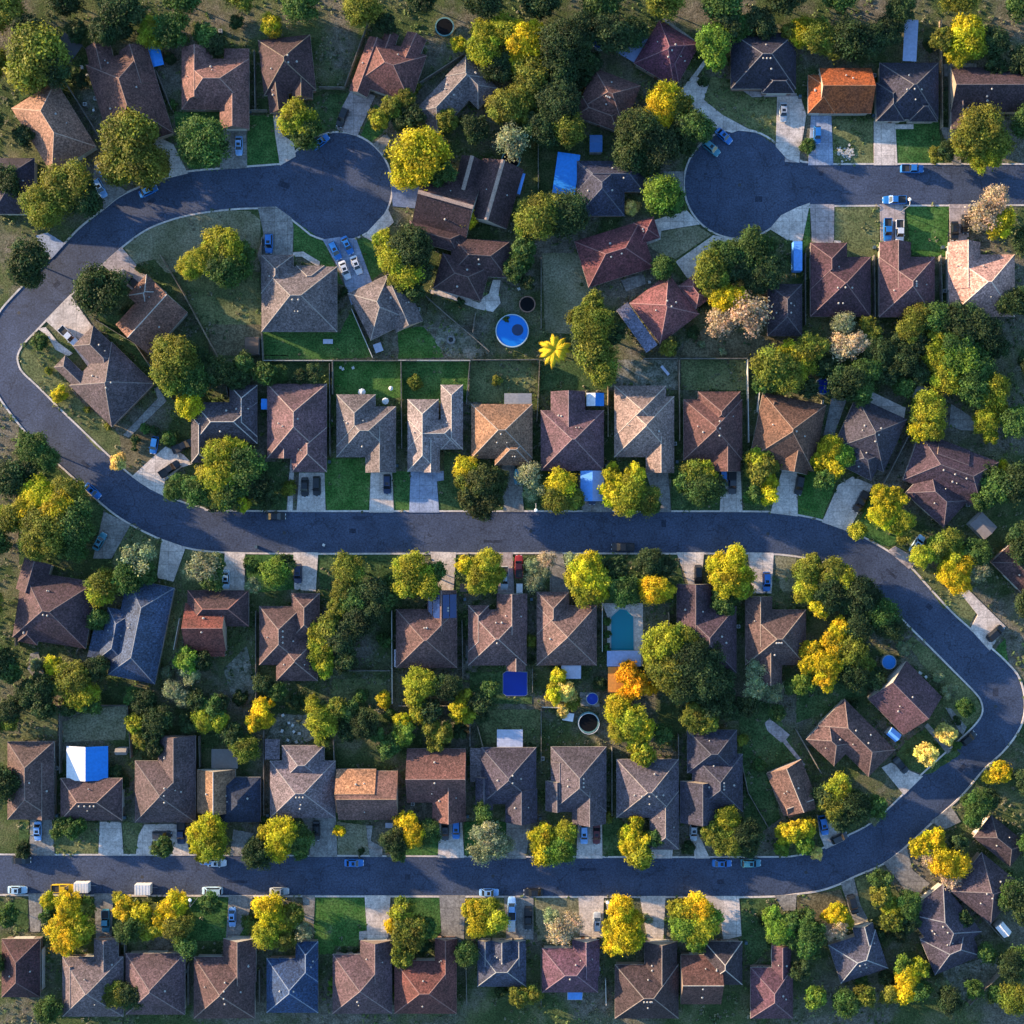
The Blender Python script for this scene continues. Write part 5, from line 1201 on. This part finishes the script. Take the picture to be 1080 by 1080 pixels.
# solar panels on the brown house with blue panels
_h = [o for o in bpy.data.objects if o.get('category') == 'house']
hx = [e for e in REG if 'blue solar panels' in e[1]][0][0]
for k, (x0, x1) in enumerate(((155, 175), (180, 215), (232, 264), (268, 300))):
    cx, cy = gt(23, (x0 + x1) / 2, 96, 4); w = sz(x1 - x0); d = sz(120)
    side = -1 if k < 2 else 1
    b = MB(); xm = gt(23, 226, 96, 4)[0] - cx
    f = lambda xx: 5.07 - abs(xx - xm) * .608
    b.poly([(-w / 2, -d / 2, f(-w / 2)), (w / 2, -d / 2, f(w / 2)), (w / 2, d / 2, f(w / 2)), (-w / 2, d / 2, f(-w / 2))])
    b.poly([(-w / 2, -d / 2, f(-w / 2) - .05), (w / 2, -d / 2, f(w / 2) - .05), (w / 2, d / 2, f(w / 2) - .05), (-w / 2, d / 2, f(-w / 2) - .05)][::-1])
    b.build('solar_panel', plain('solar_glass', (.012, .03, .12), .15), hx, (cx - hx.location.x, cy - hx.location.y, 0))

# worn asphalt patches and manhole covers
PATCHM = noise_mat('asphalt_patch', (.018, .025, .045), (.032, .042, .070), .5, 2.5, .35, .9)
for i, (x, y, w, h, a) in enumerate([(372, 560, 7, 5, 0), (378, 546, 12, 3, 0), (520, 571, 20, 3, 0), (700, 552, 5, 8, 0), (866, 183, 5, 5, 0), (899, 187, 4, 3, 0), (160, 212, 9, 5, -35), (300, 195, 12, 6, 20), (60, 300, 8, 5, -45), (620, 917, 18, 3, 0), (430, 925, 6, 6, 0), (250, 930, 22, 3, 0), (760, 930, 7, 5, 0), (980, 640, 7, 5, 40), (1050, 730, 6, 9, 0), (90, 490, 10, 4, 42), (940, 605, 14, 3, 42), (1015, 810, 9, 5, -48), (800, 210, 8, 6, 0)]):
    X, Y = g((x, y)); r = math.radians(-a); b = MB(); b2 = [(dx * S * w / 2, dy * S * h / 2) for dx, dy in ((-1, -1), (1, -1), (1, 1), (-1, 1))]
    q = rough_edge(b2, .12) if False else b2
    b.poly([(X + u_ * math.cos(r) - v_ * math.sin(r), Y + u_ * math.sin(r) + v_ * math.cos(r), .016) for u_, v_ in q]); struct(b.build('road_patch', PATCHM))
for i, (x, y) in enumerate([(300, 562), (560, 560), (810, 563), (350, 200), (780, 195), (150, 925), (520, 924), (850, 920), (1050, 745), (20, 330)]):
    X, Y = g((x, y)); o = thing('manhole_cover', X, Y, 'dark manhole cover %s' % side_of(X, Y), 'manhole cover', group='manhole covers')
    b = MB(); b.disc(0, 0, .42, .022, 20); b.build('lid', plain('cast_iron', (.03, .03, .032), .6), o)

for a in [(13, 385, 660), (13, 415, 700), (13, 435, 712), (13, 470, 755), (13, 410, 790), (13, 440, 745), (13, 380, 740), (13, 455, 800), (11, 683, 822), (11, 694, 830), (11, 747, 824), (0, 350, 290), (0, 385, 470), (0, 325, 250), (0, 268, 190), (40, 500, 75), (40, 522, 80), (40, 690, 100), (21, 590, 270), (21, 625, 415), (31, 320, 380), (33, 640, 560), (43, 640, 440), (43, 672, 462), (23, 452, 560), (34, 430, 1075), (2, 820, 300), (12, 595, 760), (44, 1010, 600), (30, 410, 985)]:
    garden_chair(*a, rot=(a[1] * 7 + a[2]) % 360)
for a in [(12, 625, 330), (12, 975, 350), (22, 345, 330), (22, 705, 370), (32, 95, 350), (32, 462, 330), (12, 245, 770), (23, 345, 60), (23, 690, 60), (4, 195, 100), (4, 545, 110), (14, 305, 100), (24, 360, 105), (24, 735, 115), (34, 480, 110), (4, 535, 760), (14, 270, 760), (24, 320, 750), (34, 820, 760), (40, 400, 500), (41, 405, 200), (41, 760, 200), (30, 1100, 400), (10, 215, 480)]:
    bin_(*a)
rr = random.Random(2); b = MB()
cx, cy = gt(40, 255, 695)
for _ in range(70):
    x = rr.gauss(0, 1.1); y = rr.gauss(0, .9); s_ = rr.uniform(.12, .38); z0 = .05
    n = rr.randrange(5, 8); ph = rr.uniform(0, 6)
    ring = [(x + s_ * rr.uniform(.7, 1.2) * math.cos(ph + 6.283 * k / n), y + s_ * rr.uniform(.7, 1.2) * math.sin(ph + 6.283 * k / n)) for k in range(n)]
    b.prism(ring, z0 - .05, z0 + s_ * .8)
o = b.build('rubble', noise_mat('pale_rubble', (.30, .28, .25), (.48, .46, .42), 1, 4, .3), None, (cx, cy, 0)); o['kind'] = 'stuff'; o['label'] = 'heap of pale rubble in front of the bright orange roofed house'
# ------------------------------------------------------------------ survey: trees (x,y,crown radius,colour)
trees(0, '70,190,150,L 170,250,90,D 40,50,80,D 430,60,75,D 130,60,42,W 685,60,75,M 790,45,85,G 560,640,150,L 650,750,110,L 500,760,90,L 930,630,128,G 240,860,130,L 120,960,110,L 330,930,90,D 290,60,55,D 960,70,60,G 1010,150,40,D 780,200,35,D 520,40,60,D 800,440,28,G 20,600,60,D 310,310,45,D')
trees(10, '320,25,62,Y 140,10,40,D 450,520,90,M 510,590,80,G 880,515,55,M 940,460,60,L 1010,410,55,L 1060,350,42,L 35,120,50,D 1060,500,60,D 920,20,60,D 40,640,50,D 990,530,45,D')
trees(20, '460,80,80,M 450,160,85,M 560,50,70,M 640,90,95,Z 620,190,75,Z 710,60,55,Z 730,140,60,Z 310,125,46,Y 690,300,90,L 640,410,85,L 545,450,85,L 660,480,60,L 255,515,60,L 850,110,120,D 940,50,90,D 830,420,105,D 590,630,95,W 880,560,90,L 840,250,95,D 120,700,150,Y 220,790,70,G 45,780,90,Y 740,1010,110,L 650,1050,60,L 870,1010,110,D 950,160,80,D 400,560,70,D 360,250,30,D 740,560,90,D 520,240,80,D 355,1030,48,Z 950,300,50,D')
trees(30, '110,60,100,D 230,60,80,D 20,230,60,D 650,110,90,K 660,200,60,K 400,400,85,Z 370,500,70,Z 470,440,80,L 560,560,90,G 250,590,120,N 230,690,95,D 370,660,110,D 480,640,80,D 390,900,90,K 450,950,60,G 225,975,44,Q 800,30,70,G 900,20,80,D 1055,60,55,L 730,30,60,D 600,330,30,D 320,760,60,D 480,560,60,D 960,160,35,D')
trees(40, '40,60,75,Y 110,80,80,L 190,110,80,L 290,100,100,D 400,110,90,D 480,60,80,D 880,80,95,Y 850,160,70,Y 760,100,60,L 930,130,70,M 1030,110,80,D 900,30,60,Y 960,560,110,L 900,640,85,L 1030,650,90,L 980,720,70,M 60,655,45,G 785,680,52,D 730,700,42,L 1040,920,70,B 990,1010,90,B 1060,1060,70,Y 700,130,40,D 1040,240,60,D 620,130,1,D'.replace(' 620,130,1,D', ''))
trees(1, '410,420,130,D 350,390,60,G 40,260,100,D 50,350,70,D 880,300,70,M 960,250,80,M 1050,180,80,L 1050,310,90,G 800,760,110,L 780,860,90,L 890,880,90,G 920,770,70,D 870,1020,72,Y 210,960,44,Y 150,835,22,L 350,1040,22,L 100,690,45,G 560,540,40,D 1000,870,50,D 620,310,24,D')
trees(11, '100,190,85,M 50,250,80,L 110,290,90,G 170,230,60,G 40,150,60,M 180,800,55,G 60,840,80,D 150,880,60,D 290,850,60,G 370,850,40,G 900,160,60,M 960,250,90,M 1040,170,90,D 1030,330,80,M 1060,420,60,D 470,870,40,D 540,850,45,D 640,390,26,D 660,470,24,D 1065,905,30,L 700,430,26,D')
trees(21, '60,220,110,D 20,360,70,L 360,55,50,Z 120,330,60,D 650,190,60,G 640,260,60,G 600,320,60,G 940,560,60,L 1010,610,110,L 1020,730,100,L 960,700,60,D 1060,840,90,L 85,900,40,L 510,890,30,L 670,380,40,D 560,570,24,G 320,480,26,D')
palm(21, 810, 730, 88)
trees(31, '30,480,60,L 60,600,80,L 390,300,68,G 640,330,95,L 720,240,90,G 660,420,60,L 860,200,90,G 920,200,60,G 800,290,90,D 940,310,90,D 870,380,70,D 700,460,75,Z 780,470,60,Z 690,580,80,B 840,545,110,B 1040,740,55,Y 960,820,100,L 1030,880,80,L 920,900,60,G 1060,820,60,L 420,720,45,L 590,470,45,D 505,408,24,D 440,700,40,D 590,700,24,W 140,640,60,D 550,640,35,D 700,740,26,W')
trees(41, '250,590,60,W 250,710,75,B 330,690,60,B 390,610,55,L 390,680,50,L 80,720,80,L 20,800,80,M 640,560,75,L 590,630,70,L 640,700,60,D 730,560,80,G 740,640,60,M 840,570,90,D 920,610,100,D 730,750,70,M 850,700,100,G 860,790,100,K 780,870,85,M 930,820,100,G 920,910,90,G 1000,640,80,D 270,900,95,D 370,850,75,G 340,960,60,G 440,740,75,D 560,920,55,G 690,1020,80,M 1030,930,75,M 980,960,55,L 560,790,75,D 640,860,60,D 150,810,60,D 60,930,60,D 470,860,60,D 1050,720,60,D 520,680,45,D')
trees(2, '-60,420,90,D -50,620,80,L 90,490,90,Y 40,570,80,Y 190,570,90,Y 240,480,80,L 130,680,120,L 280,640,110,G 60,760,70,L 260,770,80,G 60,250,80,G 140,320,70,G 40,370,50,D 510,330,48,Q 460,145,22,L 600,215,28,D 775,205,44,G 650,150,30,G 820,460,65,G 910,480,80,G 990,420,80,M 1060,360,70,M 1040,500,80,L 430,960,75,L 610,830,90,W 560,920,80,G 650,900,60,G 950,880,85,W 1020,850,45,G 880,900,40,W 700,160,26,D 595,262,18,D')
trees(12, '50,300,85,M 130,260,70,M 60,400,90,M 180,370,100,G 120,480,90,G 240,440,90,D 170,545,48,Y 420,465,40,L 30,530,60,D 20,840,45,W 20,940,60,G 220,860,45,G 230,970,50,W 340,900,75,K 400,850,50,D 720,880,80,L 700,990,70,L 860,1010,80,D 955,950,50,G 300,520,60,D 625,130,24,G 600,460,1,D'.replace(' 600,460,1,D', ''))
trees(22, '345,360,66,Y 360,430,60,L 430,440,90,N 500,430,70,N 440,540,90,N 370,510,60,N 680,400,65,W 700,480,60,W 840,440,75,Y 820,520,70,L 900,520,60,L 60,880,85,M 120,960,85,M 200,900,55,G 30,980,50,M 350,865,55,Y 460,850,70,M 430,950,75,M 500,910,55,M 695,870,45,W 700,950,50,W 765,840,50,B 750,900,45,W 910,850,60,W 970,900,85,Y 980,990,75,M 1050,930,60,M 910,940,50,M')
trees(32, '130,400,50,Y 120,490,60,Y 130,370,40,Y 240,390,55,Y 230,470,75,M 200,540,75,M 300,520,70,L 340,560,40,G 550,400,70,L 620,390,60,M 500,430,60,G 600,480,85,G 680,460,50,D 880,310,55,M 930,340,60,L 880,380,60,L 945,430,48,Y 940,500,50,Y 860,500,50,G 10,870,75,Y 30,970,80,Y 150,880,62,D 100,950,55,D 180,1000,80,G 320,850,70,D 400,870,60,D 350,990,72,Z 290,960,40,Z 410,990,45,Y 680,860,70,Y 760,850,70,Y 790,920,65,Y 720,960,80,Y 800,990,55,M 700,1040,65,G')
trees(42, '180,250,65,Y 130,320,60,Y 190,360,55,Y 240,300,65,K 690,70,60,M 640,160,60,Y 700,150,75,M 640,110,50,L 990,120,65,M 1050,60,55,M 1010,200,40,M 440,510,60,Y 520,510,60,Y 460,600,75,Y 540,640,70,M 560,700,50,L 320,690,50,M 960,520,60,G 1040,470,90,G 1070,350,38,Y 1000,400,60,D 660,820,65,M 740,780,60,L 800,740,70,L 830,820,60,M 800,900,65,Z 870,860,65,Z 850,950,65,Z 920,870,50,Z 950,900,60,W 950,800,70,G 60,900,70,L 60,1000,65,M 190,900,80,L 250,940,70,M 180,1010,80,D 110,1070,60,L 330,1010,90,D 270,1060,60,D 90,840,40,L 150,420,60,G')
trees(3, '-60,640,70,D -50,440,60,G -60,700,50,L 420,30,70,M 480,-20,60,L 400,165,55,G 180,400,50,Y 220,500,60,L 290,470,85,L 320,560,75,M 100,520,80,D 400,420,70,D 40,560,70,D 120,620,60,D 370,600,60,G 860,380,60,K 880,450,60,W 790,530,50,W 840,570,50,W 640,590,65,D 590,560,50,G 600,700,55,M 640,780,55,L 710,680,80,D 690,760,60,D 960,680,65,M 1030,690,55,M 1000,620,60,G 920,590,55,D 760,440,36,W 700,830,50,D 500,960,40,D 530,1010,40,D 90,400,40,W 950,380,50,D 870,700,50,D 250,620,50,D')
trees(13, '560,240,55,M 620,200,60,L 580,320,65,M 590,400,60,M 660,110,60,L 680,270,80,D 760,60,80,G 760,180,80,D 850,110,70,D 920,60,60,G 910,270,40,G 710,380,60,D 270,620,50,Z 240,700,48,Z 300,690,42,Z 320,600,30,Z 360,540,50,G 450,600,45,D 540,600,45,M 580,690,75,M 660,630,60,L 590,780,45,L 730,640,55,G 790,560,40,G 905,582,42,Y 940,660,36,G 1000,760,60,K 1000,690,45,Y 930,830,60,G 870,760,40,G 180,840,70,L 120,760,60,D 60,600,50,D 160,570,45,D 50,690,50,M 720,740,60,D 800,720,70,D 280,500,50,D')
trees(23, '120,500,70,M 80,570,55,M 180,500,55,L 260,520,70,D 110,640,55,M 170,640,60,D 340,570,50,M 310,640,55,Y 360,650,50,M 170,720,50,L 230,750,55,L 190,800,50,L 30,720,50,K 20,790,40,K 430,600,60,D 470,530,50,G 430,660,40,D 690,275,38,L 830,460,48,Y 810,550,55,Y 870,540,55,Q 850,640,35,Q 910,600,40,L 805,400,28,D 320,740,45,D 380,160,22,G 690,380,22,D')
trees(33, '180,40,60,G 410,290,100,M 360,350,75,M 500,270,80,L 430,430,105,L 530,380,110,D 610,330,80,D 610,460,110,D 500,520,80,D 690,480,75,D 520,270,50,Y 210,440,60,O 260,500,60,O 200,560,50,O 330,520,45,O 160,630,75,Y 230,690,85,M 170,740,65,M 290,740,60,Y 260,800,60,M 290,870,62,M 390,760,55,G 550,670,65,L 620,700,60,L 650,630,60,D 700,560,60,D 1055,510,40,G 870,430,60,W 870,520,65,W 960,540,60,W 800,790,36,L 890,920,40,G 980,650,48,G 720,100,55,G 95,170,26,G 98,240,26,G 98,310,26,G 560,560,50,D 60,500,40,D 840,620,60,D 740,640,60,D')
trees(43, '60,30,60,M 120,100,55,Y 200,60,70,D 290,40,80,G 380,60,70,D 450,130,80,G 500,210,70,D 230,210,60,Z 190,300,70,Z 80,330,60,Z 60,400,48,Z 150,400,80,Z 150,480,60,Z 300,330,80,L 360,410,60,L 330,200,80,D 300,460,75,D 40,500,55,K 560,310,38,W 780,757,58,Q 680,867,62,Q 800,540,45,W 880,620,50,G 740,460,35,W 1060,960,55,Z 1000,980,40,M 220,1040,70,M 150,1070,60,D 830,820,30,G 460,640,28,D 420,470,55,D 720,830,24,G 830,690,26,D 300,600,30,D')
trees(4, '140,1120,70,G -60,620,60,G 215,150,45,G 260,170,48,G 310,150,42,G 190,190,35,G 735,268,56,G 980,150,75,Y 930,220,70,Y 990,260,75,M 950,310,40,Y 150,545,45,Y 250,560,70,Z 290,640,60,Y 200,680,70,Z 240,750,75,Z 320,710,60,M 150,620,50,G 340,580,50,L 550,590,60,Z 620,600,60,Y 560,700,70,G 660,680,60,M 520,530,40,M 810,570,65,Z 750,640,60,Z 710,700,40,Z 820,680,75,L 860,770,60,G 990,560,60,G 490,1040,70,L 580,1030,70,D 20,280,45,D 640,1050,50,D 400,1060,1,D'.replace(' 400,1060,1,D', ''))
trees(14, '240,300,75,D 300,190,50,Y 390,190,80,Y 350,270,70,Y 450,220,75,G 470,280,50,G 290,140,36,D 680,185,34,Z 960,240,70,D 980,300,45,G 300,590,80,Z 360,640,75,M 300,720,75,M 400,740,60,L 430,620,60,L 490,700,55,W 210,660,45,G 638,960,26,K 638,1000,22,K 990,600,50,M 960,670,50,Z 1010,720,60,L 1000,820,60,L 1000,860,45,L 985,1010,40,L 790,285,24,D 700,800,18,D 760,800,18,D')
trees(24, '40,130,60,Z 80,200,65,Z 20,200,50,Y 160,190,65,G 460,200,80,W 430,290,70,W 520,260,70,W 740,210,65,Y 750,300,60,Y 830,280,75,K 860,200,65,M 390,600,60,Y 470,570,50,M 420,670,65,Y 500,650,60,M 350,820,65,G 30,580,55,L 60,700,80,L 130,680,60,G 30,830,55,L 840,700,70,B 900,660,60,B 790,620,45,W 620,1040,55,L 700,1030,45,L 440,80,55,G 130,770,45,D 530,1010,35,D 1010,850,28,D')
trees(34, '250,140,42,Y 210,190,45,Y 260,230,60,Y 200,260,42,Y 265,310,60,M 290,350,35,M 350,220,50,G 100,110,32,L 720,120,70,M 650,190,60,L 760,190,70,L 820,200,75,D 720,250,75,L 830,270,55,D 1020,200,50,Y 1060,190,55,Y 1010,270,45,K 170,590,70,Z 230,650,60,Z 120,680,55,Y 190,740,80,Z 130,770,50,Z 250,740,45,M 305,640,30,W 480,590,60,M 570,590,75,Z 640,640,60,K 490,680,70,K 590,690,80,M 560,760,55,K 960,620,50,K 990,700,65,K 1040,660,55,G 1060,740,50,G 910,640,36,D 520,270,42,D 60,60,35,D')
trees(44, '20,900,60,D 260,1080,70,G 360,1040,60,L 800,1060,70,D 920,1000,50,G 1130,880,80,D 1140,1060,80,L 1120,520,70,G 400,820,45,D 760,980,40,W 340,960,40,G 50,170,55,Y 40,250,55,K 105,295,38,Q 190,50,70,L 300,50,80,D 230,120,60,D 420,60,60,G 400,110,40,W 650,260,60,Z 720,220,60,Z 690,310,55,B 760,340,75,Z 830,350,75,Z 800,420,60,B 840,260,60,D 950,50,75,G 920,120,50,G 1000,20,60,D 440,430,60,G 440,520,60,L 500,570,60,M 500,650,60,L 590,560,70,G 590,650,60,D 540,720,45,D 40,640,60,G 80,710,75,G 60,790,60,G 210,610,55,Z 250,650,45,Y 220,690,55,B 160,710,45,B 170,620,40,Z 560,880,50,K 580,940,65,Z 650,890,50,M 560,1020,60,Z 480,1030,50,L 650,1010,60,G 100,1050,60,K 1040,1030,50,G 700,900,45,D 990,820,50,G 470,950,45,D 900,30,40,G 870,640,50,D 430,720,40,D')
# greenery that carries on past the edge of the picture
for k in range(17):
    f = k / 17 * 1080
    rr = random.Random(k)
    TREES.append((f, rr.uniform(-12, 8), rr.uniform(16, 23), rr.choice('DDGLG')))
    if not 250 < f < 470 and not 880 < f < 960: TREES.append((rr.uniform(-14, 6), f, rr.uniform(14, 21), rr.choice('DDGL')))
    if not 150 < f < 230 and not 660 < f < 820: TREES.append((rr.uniform(1074, 1092), f, rr.uniform(14, 21), rr.choice('DDGL')))
CL = cluster()
print('TREES', len(TREES), len(CL), sum(1 for c in CL if len(c) == 1 and c[0][2] * S < 2.15))
for i, a in enumerate(CL): make_tree(i, a)
finish_labels()
undergrowth()

# ------------------------------------------------------------------ light and camera
EL, AZ = 10.0, 157.0     # sun height; direction towards the sun, degrees from +x anticlockwise
w = bpy.data.worlds.new('World'); SC.world = w; w.use_nodes = True
nt = w.node_tree; bg = nt.nodes['Background']
sky = nt.nodes.new('ShaderNodeTexSky'); sky.sky_type = 'NISHITA'; sky.sun_disc = False
sky.sun_elevation = math.radians(EL); sky.sun_rotation = math.radians(90 - AZ); sky.altitude = 200; sky.air_density = 1.0; sky.dust_density = .6; sky.ozone_density = 3.0
nt.links.new(sky.outputs[0], bg.inputs['Color']); bg.inputs['Strength'].default_value = .15
L = bpy.data.lights.new('sun', 'SUN'); L.energy = 4.8; L.angle = math.radians(.6); L.color = (1, .72, .44)
so = bpy.data.objects.new('sun', L); COL.objects.link(so)
d = Vector((math.cos(math.radians(AZ)) * math.cos(math.radians(EL)), math.sin(math.radians(AZ)) * math.cos(math.radians(EL)), math.sin(math.radians(EL))))
so.rotation_euler = d.to_track_quat('Z', 'Y').to_euler(); so.location = (0, 0, 200)
cam = bpy.data.cameras.new('camera'); co = bpy.data.objects.new('camera', cam); COL.objects.link(co)
co.location = (0, 0, HCAM); cam.sensor_width = 36; cam.lens = 36 * HCAM / (1080 * S); cam.clip_end = 3000; cam.clip_start = 1
SC.camera = co
SC.view_settings.view_transform = 'Standard'; SC.view_settings.look = 'None'; SC.view_settings.gamma = 1; SC.view_settings.exposure = 1.82
SC.cycles.max_bounces = 5; SC.cycles.diffuse_bounces = 2; SC.cycles.transmission_bounces = 3; SC.cycles.use_denoising = True
